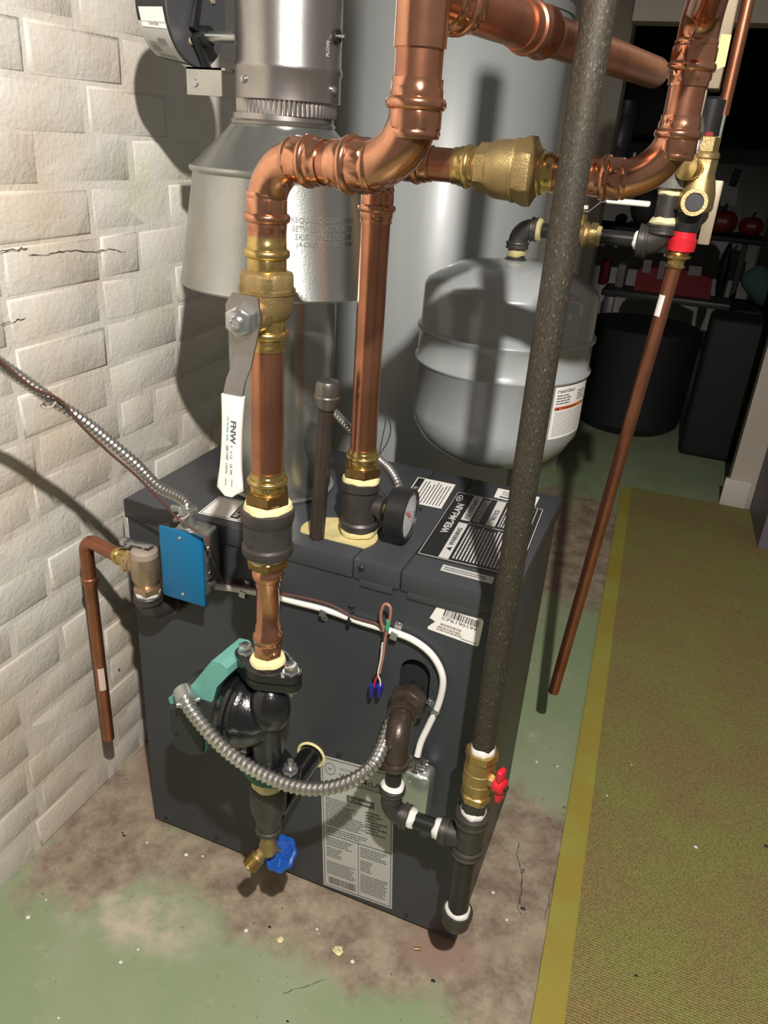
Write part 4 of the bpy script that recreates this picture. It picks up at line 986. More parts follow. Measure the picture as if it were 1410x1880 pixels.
# gauge
gc = Vector((QX, QY, gz))+gdir*.055
t = thing('pressure_gauge', 'round black pressure and temperature gauge with a clear lens', 'gauge', (gc.x, gc.y, gc.z-.045))
mb = MB(); lathe(mb, Vector((QX, QY, gz))+gdir*.0435, gdir, [(0, .008, 1), (.012, .008, 1)], 18); mb.build('stem', M_BRSC, t)
mb = MB(); lathe(mb, gc, gdir, [(0, .015), (.001, .040), (.003, .0425), (.034, .0435), (.036, .042), (.036, .040), (.030, .0395)], 56); mb.build('case', M_BPLA, t)
mb = MB(); lathe(mb, gc+gdir*.030, gdir, [(0, .0393), (.001, .0390)], 48); dl = mb.build('dial', M_DIAL, t)
mb = MB(); _, gu, gv = frame(gdir); dc = gc+gdir*.0314
for k in range(28):
    a = math.radians(-135+270*k/27); dd = gu*math.cos(a)+gv*math.sin(a); tt = gv*math.cos(a)-gu*math.sin(a); r0 = .030 if k % 3 else .026
    mb.add([dc+dd*r0-tt*.0005, dc+dd*.036-tt*.0005, dc+dd*.036+tt*.0005, dc+dd*r0+tt*.0005], [[0, 1, 2, 3]])
mb.build('tick_marks', M_BLACK, dl, smooth=False)
mb = MB()
for a, L_ in ((1.0, .028), (-2.2, .024)):
    dd = gu*math.cos(a)+gv*math.sin(a); tt = gv*math.cos(a)-gu*math.sin(a); mb.add([dc+gdir*.0012-tt*.0016, dc+gdir*.0012+dd*L_, dc+gdir*.0012+tt*.0016, dc+gdir*.0012-dd*.008], [[0, 1, 2, 3]])
lathe(mb, dc+gdir*.0005, gdir, [(0, .004), (.002, .003)], 12); mb.build('needle', M_RED, dl, smooth=False)
mb = MB(); lathe(mb, gc+gdir*.034, gdir, [(0, .0396), (.003, .0386), (.0045, .030), (.005, .0)], 48); mb.build('lens', M_GLASS, t)
# black stub with cap in the lid
s0 = A(582, 985, Z=.802); s1 = A(599, 745, Y=s0.y)
t = thing('stub_pipe', 'slim dark upright pipe stub with a grey cap standing in the yellow foam', 'pipe', tuple(s0))
mb = MB(); lathe(mb, s0, s1-s0, [(0, .0125), ((s1-s0).length, .0125)], 28); mb.build('tube', mat('dull_dark_pipe', (.075, .055, .045), .35, .5, .1, 200, .3, 20), t)
dd = (s1-s0).normalized()
mb = MB(); lathe(mb, s1-dd*.006, dd, [(0, .0128), (.003, .0165), (.008, .0185), (.016, .0195), (.018, .0205), (.022, .0205), (.024, .0188), (.040, .0186), (.046, .016), (.049, .008), (.0492, 0)], 32); mb.build('cap', mat('grey_iron', (.22, .20, .18), .34, .85, .1, 200, .2, 20), t, label='grey iron cap')

# =================================================================== GAS LINE
GX, GY, GR = 0.716, -0.100, 0.0172
zg = lambda py, fr=.018: zat(GX, GY, py, fr)
z_gp = zg(1392)
pipe('gas_pipe', (GX, GY, z_gp-.012), (GX, GY, 1.95), GR, M_GAS, 'tall mottled steel gas pipe crossing the whole photo right of centre', n=40)
goop((GX, GY, z_gp), UP, GR*1.08, .012, M_TAPE, seed=21, label='white tape around the lower end of the tall steel gas pipe', cat='tape')
z_gv0 = zg(1478)
t = thing('gas_valve', 'small brass gas valve with a red butterfly handle', 'valve', (GX, GY, z_gv0))
Lg = z_gp-z_gv0
mb = MB(); lathe(mb, (GX, GY, z_gv0), UP, [(0, .018), (0, .0215, .8), (.012, .0225, .8), (.014, .021), (.020, .0235), (Lg*.5, .0245), (Lg-.020, .0235), (Lg-.014, .021), (Lg-.012, .0235, .8), (Lg, .0225, .8), (Lg, .018)], 36); mb.build('body', mat('gas_brass', (.48, .33, .12), .36, .85, .3, 400, .15, 40), t)
for k in (.40, .62):
    mb = MB(); torus(mb, (GX, GY, z_gv0+Lg*k), UP, .0238, .0010, 36, 6); mb.build('body_ring', M_BRSC, t)
gzc = z_gv0+Lg*.55; hd_ = Vector((.93, -.36, 0)).normalized()
mb = MB(); lathe(mb, Vector((GX, GY, gzc))+hd_*.020, hd_, [(0, .0095, 1), (.010, .0095, 1), (.011, .006), (.014, .006)], 18); mb.build('stem', M_BRSC, t)
hc = Vector((GX, GY, gzc))+hd_*.031
mb = MB(); lathe(mb, hc, hd_, [(0, .012), (.004, .014), (.014, .013), (.017, .009)], 24)
hs = hd_.cross(UP).normalized()
for s_ in (-1, 1):
    ax_ = (UP*s_*.98+hs*.10*s_).normalized()
    box(mb, hc+hd_*.008+ax_*.020, (.010, .017, .026), basis(hd_, hd_.cross(ax_), ax_), .004, 3)
hb_ = mb.build('handle', M_RED, t, label='red butterfly handle')
mb = MB(); lathe(mb, hc+hd_*.0175, hd_, [(0, .0045, 1), (.003, .0045, 1)], 12); mb.build('handle_nut', M_BPLA, hb_)
z_g2 = zg(1506)
mb = MB(); lathe(mb, (GX, GY, z_g2-.012), UP, [(0, GR*.98), (.016, GR*.98), (.017, GR*1.12), (.030, GR*1.12), (z_gv0-z_g2+.014, GR*.98)], 28); mb.build('gas_nipple', M_IRON, None, label='short grey iron nipple under the red handled valve', cat='nipple')
goop((GX, GY, z_gv0-.001), DN, GR*1.10, .007, M_TAPE, seed=22, label='white tape directly under the brass gas valve', cat='tape')
goop((GX, GY, z_g2), UP, GR*1.18, .012, M_TAPE, seed=23, flare=1.02, label='white tape at the mouth of the iron gas tee', cat='tape')
z_g3 = zg(1588, .026); Hg = z_g2-z_g3; zbr = A(828, 1529, Y=GY).z
xel = A(717, 1486, Y=GY).x
mb = MB(); lathe(mb, (GX, GY, z_g3), UP, [(0, GR*1.1), (0, GR*1.45), (.002, GR*1.55), (.005, GR*1.55), (.0055, GR*1.47), (.013, GR*1.47), (.0135, GR*1.57), (.017, GR*1.57), (.018, GR*1.36), (Hg-.021, GR*1.36), (Hg-.020, GR*1.60), (Hg-.016, GR*1.60), (Hg-.0155, GR*1.50), (Hg-.006, GR*1.50), (Hg-.0055, GR*1.62), (Hg-.001, GR*1.60), (Hg, GR*1.45), (Hg, GR*1.1)], 36)
lathe(mb, (GX-.048, GY, zbr), (1, 0, 0), iron_band(.0145)+[(.035, .020)], 28); mb.build('iron_tee', M_IRON, None, label='black iron gas tee near the floor at the boiler corner', cat='pipe tee', angle=26)
z_g4 = zg(1692, .024)
drip = thing('drip_leg', 'capped glossy black drip leg pipe hanging below the gas tee', 'pipe', (GX, GY, z_g4-.04))
mb = MB(); lathe(mb, (GX, GY, z_g4-.01), UP, [(0, GR*1.04), (z_g3-z_g4+.02, GR*1.04)], 32); mb.build('tube', M_BLKP, drip)
goop((GX, GY, z_g4-.002), UP, GR*1.22, .010, M_TAPE, seed=24, flare=1.05, parent=drip, label='white tape')
mb = MB(); lathe(mb, (GX, GY, z_g4), DN, [(0, GR*1.2), (0, GR*1.48), (.003, GR*1.55), (.012, GR*1.55), (.015, GR*1.42), (.032, GR*1.38), (.040, GR*1.1), (.042, GR*.5), (.0425, 0)], 32); mb.build('cap', M_IRON, drip)
# branch: nipple, elbow, riser nipple, elbow, union, pipe into the opening
GB = 0.0138
pipe('gas_nipple', (xel+.030, GY, zbr), (GX-.042, GY, zbr), GB, M_BLKP, 'horizontal black nipple between the gas tee and the lower elbow', cat='nipple')
goop((GX-.049, GY, zbr), (-1, 0, 0), GB*1.25, .010, M_TAPE, seed=25, label='white tape on the left mouth of the gas tee', cat='tape')
zt2 = zat(xel, GY, 1352, 0)
z_l1 = zat(xel, GY, 1455, .015)
iron_elbow('iron_elbow', (xel+.034, GY, zbr), (xel, GY, zbr), (xel, GY, z_l1), GB, 'lower black iron elbow of the gas branch by the rating label', .024)
goop((xel+.035, GY, zbr), (1, 0, 0), GB*1.25, .010, M_TAPE, seed=26, label='white tape right of the lower gas elbow', cat='tape')
goop((xel, GY, z_l1), UP, GB*1.32, .008, M_TAPE, seed=27, flare=1.1, label='white tape on top of the lower gas elbow', cat='tape')
z_l2 = zat(xel, GY, 1418, .018)
pipe('gas_nipple', (xel, GY, z_l1-.005), (xel, GY, z_l2+.012), GB, M_BLKP, 'upright black nipple between the two gas elbows', cat='nipple')
ge0 = Vector((xel, GY, z_l2)); gk = Vector((xel, GY, zt2+.006)); gtop = Vector((hx, -.052, A(745, 1305, Y=-.045).z))
iron_elbow('iron_elbow', ge0, gk, gtop, GB*1.12, 'upper brown black iron elbow of the gas branch below the keyhole', .026, mat('brown_iron', (.10, .075, .06), .34, .6, .2, 300, .3, 20))
gd = Vector((0, 1, 0.04)).normalized()
goop(gtop, gd, GB*1.30, .008, M_TAPE, seed=28, label='white tape between the upper gas elbow and the union', cat='tape')
mb = MB(); lathe(mb, gtop+gd*.006, gd, [(0, .015), (0, .0215, 1), (.010, .0225, 1), (.011, .026, .2), (.014, .0285, 1), (.030, .0285, 1), (.032, .024), (.036, .022, 1), (.044, .020, 1), (.045, .015)], 48); mb.build('pipe_union', mat('brown_iron', (.10, .075, .06), .34, .6), None, label='hexagonal iron pipe union in front of the keyhole opening', cat='pipe union')
pipe('gas_nipple', gtop+gd*.048, gtop+gd*.13, GB*.98, M_BLKP, 'black pipe passing through the keyhole opening of the jacket', cat='nipple')
goop(gtop+gd*.051, gd, GB*1.12, .006, M_TAPE, seed=29, label='white tape behind the union at the keyhole', cat='tape')

# =================================================================== EXPANSION TANK
TX, TY, TR_ = 0.515, 0.60, 0.181
tz1 = A(935, 474, Y=TY).z; tz0 = zat(TX, TY, 862, TR_*.45)
t = thing('expansion_tank', 'grey steel expansion tank hanging behind the gas pipe', 'expansion tank', (TX, TY, tz0))
zr = lambda py: zat(TX, TY, py, TR_)
za, zb2 = zr(640), zr(702); zsh = zr(560)
H_ = tz1-tz0
prof = [(tz0, 0), (tz0+.002, .045), (tz0+.010, .095), (tz0+.026, .135), (tz0+.052, .160), (tz0+.085, TR_-.003), (tz0+.11, TR_), (zb2-.007, TR_), (zb2-.004, TR_+.004), (zb2, TR_+.0045), (zb2+.005, TR_-.001), (za-.008, TR_-.001), (za-.003, TR_+.0045), (za, TR_+.004), (za+.003, TR_-.002), (zsh, TR_-.004), (zsh+.010, TR_-.009), (zsh+.022, TR_-.028), (zsh+.045, TR_-.070), (tz1-.004, .040), (tz1, .014), (tz1, 0)]
mb = MB(); lathe(mb, (TX, TY, 0), UP, prof, 96, caps=False); sh = mb.build('shell', M_TANK, t, angle=60)
mb = MB(); lathe(mb, (TX, TY, tz0+.002), DN, [(0, .009), (.012, .009), (.013, .007)], 16); mb.build('air_valve_cap', M_BPLA, t)
mb = MB(); lathe(mb, (TX, TY, tz1-.004), UP, [(0, .024), (.004, .022), (.006, .018), (.012, .018)], 24); mb.build('socket', M_IRON, t)
def tank_th(px, py):
    best = None
    for k in range(721):
        th = -PI+k*PI/720; zz = A(px, py, Y=TY-.1).z; q = prj((TX+TR_*math.cos(th), TY+TR_*math.sin(th), zz))
        if best is None or abs(q[0]-px) < best[0]: best = (abs(q[0]-px), th)
    return best[1]
tA, tB = tank_th(1010, 770), tank_th(1062, 730)
tzl1 = zat(TX+TR_*math.cos(tA), TY+TR_*math.sin(tA), 712, 0); tzl0 = zat(TX+TR_*math.cos(tA), TY+TR_*math.sin(tA), 808, 0)
S = cyl_sheet(TX, TY, tzl0, tzl1, TR_, TR_, tA, tB+.22)
mb = MB(); S.quad(mb, 0, 0, 1, 1, .0004, 12); lb = mb.build('tank_label', M_WHITE, t, label='white tank label with an orange warning stripe')
mb = MB(); S.text(mb, 'resideo', .06, .885, .50, .965, .0009, .01); S.lines(mb, .06, .66, .42, .86, 4, .42, .2, 3, .0009); S.lines(mb, .62, .68, .92, .88, 4, .42, .2, 3, .0009); S.lines(mb, .06, .05, .94, .53, 15, .22, .12, 9, .0009)
mb.build('printing', M_INKG, lb, smooth=False)
mb = MB(); S.quad(mb, .04, .56, .96, .625, .0009, 8); os_ = mb.build('orange_stripe', M_ORNG, lb)
mb = MB(); S.text(mb, 'WARNING', .20, .575, .60, .612, .0014, .01); mb.add([S.f(.07, .57, .0014), S.f(.15, .57, .0014), S.f(.11, .615, .0014)], [[0, 1, 2]]); mb.build('stripe_printing', M_BLACK, lb, smooth=False)
# pipework carrying the tank
ez = A(950, 418, Y=TY).z
goop((TX, TY, tz1+.008), UP, .0185, .012, mat('old_tape', (.42, .36, .16), .7), seed=31, label='yellowish tape on the neck of the expansion tank', cat='tape')
TBk = Vector((TX, TY, ez)); RN = .0138
iron_elbow('iron_elbow', (TX, TY, tz1+.020), TBk, TBk+Vector((.036, 0, 0)), RN*1.05, 'black iron elbow on top of the expansion tank', .026)
goop(TBk+Vector((.037, 0, 0)), (1, 0, 0), RN*1.55, .008, mat('old_tape', (.42, .36, .16), .7), seed=32, label='yellowish tape right of the elbow on the expansion tank', cat='tape')
xbv0 = A(1056, 427, Y=TY).x; xbv1 = A(1096, 434, Y=TY).x; xel2 = A(1212, 445, Y=TY).x
pipe('black_nipple', TBk+Vector((.03, 0, 0)), (xbv0+.005, TY, ez), RN, M_BLKP, 'black nipple between the tank elbow and the gas pipe', cat='nipple')
t = thing('ball_valve', 'small brass ball valve with a thin white lever above the expansion tank', 'valve', ((xbv0+xbv1)/2, TY, ez-.02))
mb = MB(); Lv = xbv1-xbv0; lathe(mb, (xbv0, TY, ez), (1, 0, 0), [(0, .014), (0, .0205, .8), (.012, .021, .8), (.014, .019), (.020, .0235), (Lv-.02, .0235), (Lv-.014, .019), (Lv-.012, .021, .8), (Lv, .0205, .8), (Lv, .014)], 32); mb.build('body', M_BRSC, t)
sx = xbv0+.008
mb = MB(); lathe(mb, (sx, TY, ez+.018), UP, [(0, .012), (.008, .011), (.009, .0085, 1), (.018, .0085, 1), (.020, .005), (.030, .005)], 20); mb.build('stem', M_BRS, t)
mb = MB(); lathe(mb, (sx, TY, ez+.046), UP, [(0, .0075, 1), (.006, .0075, 1)], 18); mb.build('stem_nut', M_TAPE, t)
mb = MB(); pts = [(-.010, .040), (.012, .041), (.032, .060), (.060, .063), (.115, .066)]
for (xa, za_), (xb, zb_2) in zip(pts, pts[1:]):
    wa = .010; mb.add([Vector((sx+xa, TY-wa, ez+za_)), Vector((sx+xa, TY+wa, ez+za_)), Vector((sx+xb, TY+wa, ez+zb_2)), Vector((sx+xb, TY-wa, ez+zb_2))]+[Vector((sx+xa, TY-wa, ez+za_+.003)), Vector((sx+xa, TY+wa, ez+za_+.003)), Vector((sx+xb, TY+wa, ez+zb_2+.003)), Vector((sx+xb, TY-wa, ez+zb_2+.003))], [[0, 1, 2, 3], [4, 7, 6, 5], [0, 4, 5, 1], [1, 5, 6, 2], [2, 6, 7, 3], [3, 7, 4, 0]])
lv = mb.build('lever', M_STEEL, t, smooth=False)
mb = MB(); box2(mb, (sx+.040, TY-.012, ez+.059), (sx+.120, TY+.012, ez+.069), .004, 3); mb.build('lever_sleeve', M_HNDW, lv, label='white sleeve on the lever')
pipe('black_nipple', (xbv1-.005, TY, ez), (xel2-.026, TY, ez), RN, M_BLKP, 'glossy black nipple right of the small ball valve', cat='nipple')
zel2 = A(1222, 412, Y=TY).z
M_TAPY = mat('cream_tape', (.70, .64, .38), .6, 0, .4, 300)
goop((xbv1, TY, ez), (1, 0, 0), RN*1.35, .008, mat('old_tape', (.42, .36, .16), .7), seed=33, label='tape at the right mouth of the small ball valve', cat='tape')
goop((xel2-.040, TY, ez), (-1, 0, 0), RN*1.25, .008, M_TAPE, seed=34, label='white tape left of the large elbow right of the tank', cat='tape')
iron_elbow('iron_elbow', (xel2-.040, TY, ez), (xel2, TY, ez), (xel2, TY, zel2), .0195, 'large black iron elbow right of the expansion tank', .036)
goop((xel2, TY, zel2), UP, .0245, .012, M_TAPY, seed=35, flare=1.1, label='cream sealant on top of the large elbow right of the tank', cat='sealant')
zn2 = A(1236, 352, Y=TY).z
pipe('iron_nipple', (xel2, TY, zel2-.005), (xel2, TY, zn2+.006), .0205, M_IRON, 'stout grey nipple above the large elbow right of the tank', cat='nipple')
goop((xel2, TY, zn2-.004), UP, .0225, .010, M_TAPY, seed=36, label='cream sealant at the top of the stout grey nipple', cat='sealant')
mb = MB(); lathe(mb, (xel2, TY, zn2+.006), UP, [(0, .022), (0, .030), (.014, .031), (.016, .028), (.030, .030), (.050, .034), (.10, .034), (.12, .026), (.18, .026)], 40); mb.build('air_separator', mat('cast_grey', (.24, .23, .21), .45, .5, .3, 300, .2, 20), None, label='grey cast air separator partly hidden behind the far right copper elbow', cat='air separator')
# fill valve and backflow preventer
g = lambda px, py, yy=TY: A(px, py, Y=yy)
TUX = A(1150, 800, Y=TY).x
q0 = g(1258, 452); q1 = g(1278, 375); q2 = g(1288, 330); q3 = g(1305, 265)
bfx = (g(1281, 352).x); YV = TY-.005
t = thing('fill_valve', 'cast brass fill valve and backflow preventer with a red lever right of the copper elbow', 'valve', (g(1250, 450).x, YV, g(1250, 450).z))
bx = g(1262, 400).x
v0 = g(1268, 388); v1 = g(1283, 330)
mb = MB(); lathe(mb, (v0.x+.004, YV, v0.z+.002), UP, [(0, .024), (0, .029, .3), (.006, .031, .3), (.030, .030, .3), (.052, .026), (.062, .020, 1), (.085, .020, 1), (.087, .024), (.094, .024), (.098, .017, 1), (.120, .017, 1), (.122, .012)], 36)
lathe(mb, (v1.x+.002, YV-.020, v1.z-.038), (0, -1, .1), [(0, .020), (.018, .020), (.020, .0225), (.026, .0225), (.026, .016), (.020, .016)], 28); mb.build('body', M_BRSC, t)
mb = MB(); lathe(mb, (v1.x+.002, YV-.040, v1.z-.036), (0, -1, .1), [(0, .0158), (.003, .015)], 24); mb.build('port_plug', M_BLACK, t)
p = g(1278, 312); mb = MB(); lathe(mb, (p.x, YV-.012, p.z), (-.5, -.8, .1), [(0, .016), (.012, .018, .8), (.014, .020), (.018, .020), (.020, .015), (.024, .015), (.026, .021), (.030, .021), (.032, .012)], 24); mb.build('union_nut', M_BRS, t)
p = g(1280, 272); mb = MB(); lathe(mb, (p.x, YV-.01, p.z-.012), UP, [(0, .007), (.010, .009), (.018, .006), (.026, .006)], 16); mb.build('test_cock', M_SCRW, t)
p = g(1297, 268); mb = MB(); box(mb, (p.x, YV-.006, p.z), (.016, .014, .045), None, .004); mb.build('red_lever', M_REDD, t, label='dark red lever')
mb = MB(); box2(mb, (g(1290, 400).x, YV+.030, g(1270, 450).z), (g(1307, 400).x+.006, YV+.045, g(1300, 330).z), .003); mb.build('back_plate', M_BEIG, t)
for a, b, nm, mt, r0, r1 in (((1262, 418), (1268, 390), 'black_cap', M_BPLA, .0225, .0240),):
    a_, b_ = g(*a), g(*b); mb = MB(); lathe(mb, (v0.x-.002, YV, a_.z-.006), UP, [(0, r0), (b_.z-a_.z+.006, r1), (b_.z-a_.z+.010, r1+.006)], 28); mb.build(nm, mt, t)
rz1 = g(1255, 420).z; rz0 = g(1248, 462).z
mb = MB(); lathe(mb, (v0.x-.003, YV, rz0), UP, [(0, .018), (.003, .0235, .4), ((rz1-rz0)*.6, .0240, .4), ((rz1-rz0)*.62, .0225), (rz1-rz0, .0215)], 28); mb.build('red_vent', M_RED, t, label='red plastic vent collar')
# discharge tube below
tz_e = g(1240, 492).z; tux = .8055
mb = MB(); L_ = rz0-tz_e
lathe(mb, (v0.x-.006, YV, tz_e), UP, [(0, .0150), (.003, .0185), (.007, .0150), (.014, .0150), (.018, .0190), (.024, .0195), (.028, .0150), (L_*.62, .0160), (L_*.66, .022, .6), (L_*.80, .022, .6), (L_*.82, .016), (L_*.9, .019, .6), (L_+.004, .016)], 28)
mb.build('press_adapter', M_BRS, None, label='small brass press adapter under the red plastic collar', cat='pipe adapter')
t = thing('copper_tube', 'long slender copper discharge tube hanging over the green floor', 'pipe', (tux, TY, .28))
ta_, tb2 = Vector((v0.x-.006, YV, tz_e+.012)), A(1016, 1270, Y=TY)
mb = MB(); lathe(mb, ta_, tb2-ta_, [(0, .0132), ((tb2-ta_).length, .0132), ((tb2-ta_).length, .0118), ((tb2-ta_).length-.03, .0118)], 28); tube_o = mb.build('tube', M_COPD, t)
td = (tb2-ta_).normalized(); _, tu, tv = frame(td, (-.55, -.8, 0))
mb = MB(); p0 = A(1218, 540, Y=TY).z; p1 = A(1204, 578, Y=TY).z; L0 = (ta_.z-p0)/-td.z; L1 = (ta_.z-p1)/-td.z
vs = []; fs = []
for i, s_ in enumerate((L0, L1)):
    for k in range(7): a = -.5+1.0*k/6; vs.append(ta_+td*s_+(tu*math.cos(a)+tv*math.sin(a))*.0136)
for k in range(6): fs.append([k, k+1, 7+k+1, 7+k])
mb.add(vs, fs); mb.build('sticker', M_WHITE, t, label='small white sticker')
# thin copper pipe at right top and tan cabinet box
pa = g(1326, 212, TY+.02); 
pipe('copper_pipe', (pa.x, TY+.02, pa.z), (pa.x, TY+.02, 1.95), .0105, M_COPD, 'thin old copper pipe at the top right beside the tan body')
mb = MB(); lathe(mb, (pa.x-.020, TY+.02, g(1300, 300, TY+.02).z), UP, [(0, .022), (.10, .024), (.105, .018)], 28); mb.build('black_bonnet', M_BPLA, None, label='black cylindrical bonnet under the tan body', cat='bonnet')
mb = MB(); lathe(mb, (pa.x+.004, TY+.0, g(1315, 292).z), UP, [(0, .003), (pa.z-g(1315, 292).z, .003)], 10); mb.build('capillary_rod', M_SCRW, None, label='thin bright rod below the old thin copper pipe', cat='rod')
zb0 = g(1318, 165).z; zb1 = g(1300, 215).z; zx = g(1344, 100).x
t = thing('tan_body', 'tall tan metal body with a torn yellow sticker behind the right copper riser', 'valve body', (zx-.03, TY+.02, zb1))
mb = MB(); box2(mb, (zx-.075, TY-.02, zb0), (zx-.008, TY+.06, 1.95), .003); mb.build('upper_block', M_BEIG, t)
mb = MB(); box2(mb, (zx-.072, TY-.015, zb1), (zx-.026, TY+.05, zb0), .003); mb.build('lower_block', M_BEIG, t)
sp0 = [g(px, py, TY-.0206) for px, py in ((1324, 62), (1343, 64), (1331, 122), (1310, 130), (1316, 100))]
mb = MB(); mb.add(sp0, [[0, 1, 2, 3, 4]]); mb.build('yellow_sticker', mat('yellow_paper', (.72, .62, .28), .6), t, smooth=False, label='torn pale yellow sticker')

# =================================================================== RELIEF VALVE ON THE LEFT
VX0, VY0 = .082, -.062
pz = lambda py: zat(VX0, VY0, py, .02)
t = thing('relief_valve', 'brass pressure relief valve with a steel test lever left of the blue plate', 'valve', (VX0, VY0, pz(1092)))
mb = MB(); z_a = pz(1096); lathe(mb, (VX0, VY0, z_a), UP, [(0, .016), (0, .021, .8), (.012, .022, .8), (.014, .018), (.020, .021), (.030, .0255), (pz(1040)-z_a, .0262), (pz(1032)-z_a, .0235), (pz(1022)-z_a, .0225)], 36)
oz = A(225, 1022, Y=-.045).z; od2 = (Vector((-.085, -.022, 0))-Vector((VX0, VY0, 0))).normalized()
lathe(mb, Vector((VX0, VY0, oz)), od2, [(0, .0165), (.030, .0165), (.031, .019), (.040, .019)], 28); mb.build('body', mat('rosy_brass', (.50, .36, .24), .34, .85, .2, 300, .15, 30), t)
zc2 = pz(1030)
mb = MB(); lathe(mb, (VX0, VY0, zc2), UP, [(0, .0235), (.010, .0228), (.013, .018), (.014, 0)], 28); mb.build('cap', mat('dull_cap', (.42, .34, .28), .5, .4), t)
mb = MB(); lathe(mb, (VX0, VY0, zc2+.012), UP, [(0, .004), (.010, .004)], 10)
box(mb, Vector((VX0-.012, VY0, zc2+.020)), (.062, .016, .0025), RZ(-.1) @ Matrix.Rotation(-.12, 3, 'Y'), .001); box(mb, Vector((VX0-.040, VY0, zc2+.017)), (.010, .016, .010), RZ(-.1), .001); mb.build('test_lever', M_SCRW, t)
goop((VX0, VY0, z_a+.001), DN, .022, .008, M_TAPE, seed=41, label='whitish tape under the relief valve', cat='tape')
zk = z_a-.042
iron_elbow('iron_elbow', (VX0, VY0, z_a-.005), (VX0, VY0, zk), (VX0+.012, -.004, zk-.004), .0160, 'black iron elbow carrying the relief valve at the boiler face', .028)
# outlet adapter, elbow, tube
o1 = Vector((VX0, VY0, oz))+od2*.038; 
RT = .0118
mb = MB(); lathe(mb, o1, od2, [(0, .012), (0, .0185, 1), (.009, .0185, 1), (.010, .0150), (.016, .0135, .5), (.028, .0135, .5), (.030, .0160), (.035, .0160), (.038, .0130), (.046, .0130)], 32); mb.build('press_adapter', M_BRS, None, label='brass press adapter at the outlet of the relief valve', cat='pipe adapter')
DXp, DYp = -.085, -.022; o2 = o1+od2*.042; kz = oz
mb = MB(); ez2 = zat(DXp, DYp, 1052, 0)
Kd = Vector((DXp, DYp, oz)); sweep(mb, fillet([o2, Kd, Vector((DXp, DYp, ez2-.012))], .030, 12), RT*1.12, 24)
lathe(mb, Vector((DXp, DYp, ez2-.026)), UP, [(0, RT), (0, RT*1.12), (.004, RT*1.14), (.006, RT*1.32), (.011, RT*1.38), (.016, RT*1.32), (.018, RT*1.14), (.032, RT*1.14)], 28)
mb.build('copper_elbow', M_COPD, None, label='small copper elbow turning down at the brick wall', cat='pipe elbow')
zdt = zat(DXp, DYp, 1355, 0)
t = thing('discharge_pipe', 'short copper discharge pipe hanging open ended before the brick wall', 'pipe', (DXp, DYp, zdt))
mb = MB(); lathe(mb, (DXp, DYp, ez2-.01), DN, [(0, RT), (ez2-.01-zdt, RT), (ez2-.01-zdt, RT*.86), (ez2-.04-zdt, RT*.86)], 28); mb.build('tube', M_COPD, t)
zs1, zs0 = zat(DXp, DYp, 1228, RT), zat(DXp, DYp, 1268, RT)
mb = MB(); vs = []; fs = []
for z_ in (zs0, zs1):
    for k in range(7): a = -1.35+1.1*k/6; vs.append(Vector((DXp+.0122*math.cos(a), DYp+.0122*math.sin(a), z_)))
for k in range(6): fs.append([k, k+1, 7+k+1, 7+k])
mb.add(vs, fs); mb.build('sticker', mat('faded_label', (.62, .48, .42), .5), t, label='faded whitish sticker')

# =================================================================== ELECTRICAL
YB = -.066
bl = [A(px, py, Y=YB) for px, py in ((302.5, 1096), (376, 1112), (371, 983), (288.5, 967))]
bcx = sum(p.x for p in bl)/4; bcz = sum(p.z for p in bl)/4; bw = (bl[1].x-bl[0].x+bl[2].x-bl[3].x)/2; bh = (bl[3].z-bl[0].z+bl[2].z-bl[1].z)/2
t = thing('switch_box', 'steel junction box with a bright blue cover plate on the boiler front', 'junction box', (bcx, YB/2, bcz-bh/2))
mb = MB(); box2(mb, (bcx-bw*.34, YB+.004, bcz-bh*.44), (bcx+bw*.42, -.001, bcz+bh*.44), .008, 3); bx_ = mb.build('box', M_ZINC, t)
mb = MB(); box2(mb, (bcx-bw/2, YB-.001, bcz-bh/2), (bcx+bw/2, YB+.006, bcz+bh/2), .003, 2); bp_ = mb.build('cover_plate', M_BLUE, t, label='bright blue cover plate')
for s_ in (-1, 1):
    mb = MB(); ball(mb, (bcx-.001, YB-.001, bcz+s_*bh*.40), .0036, 12, 8, (1, .6, 1)); mb.build('screw', M_SCRW, bp_)
mb = MB()
for z_ in (-.02, .01, .03): lathe(mb, (bcx+bw*.42, -.035, bcz+z_), (1, 0, 0), [(0, .008), (.0015, .008), (.002, .006)], 14)
mb.build('knockouts', M_ZINC, bx_, kind='stuff')
ctop = Vector((A(346, 965, Y=-.036).x, -.036, bcz+bh*.44))
mb = MB(); lathe(mb, ctop-UP*.003, (0, 0, 1), [(0, .018), (.006, .018), (.008, .0135), (.030, .0135), (.032, .016), (.040, .016), (.042, .013)], 28); box(mb, ctop+Vector((-.017, -.008, .036)), (.018, .010, .010), RZ(.5), .002); mb.build('conduit_connector', M_ZINC, t)
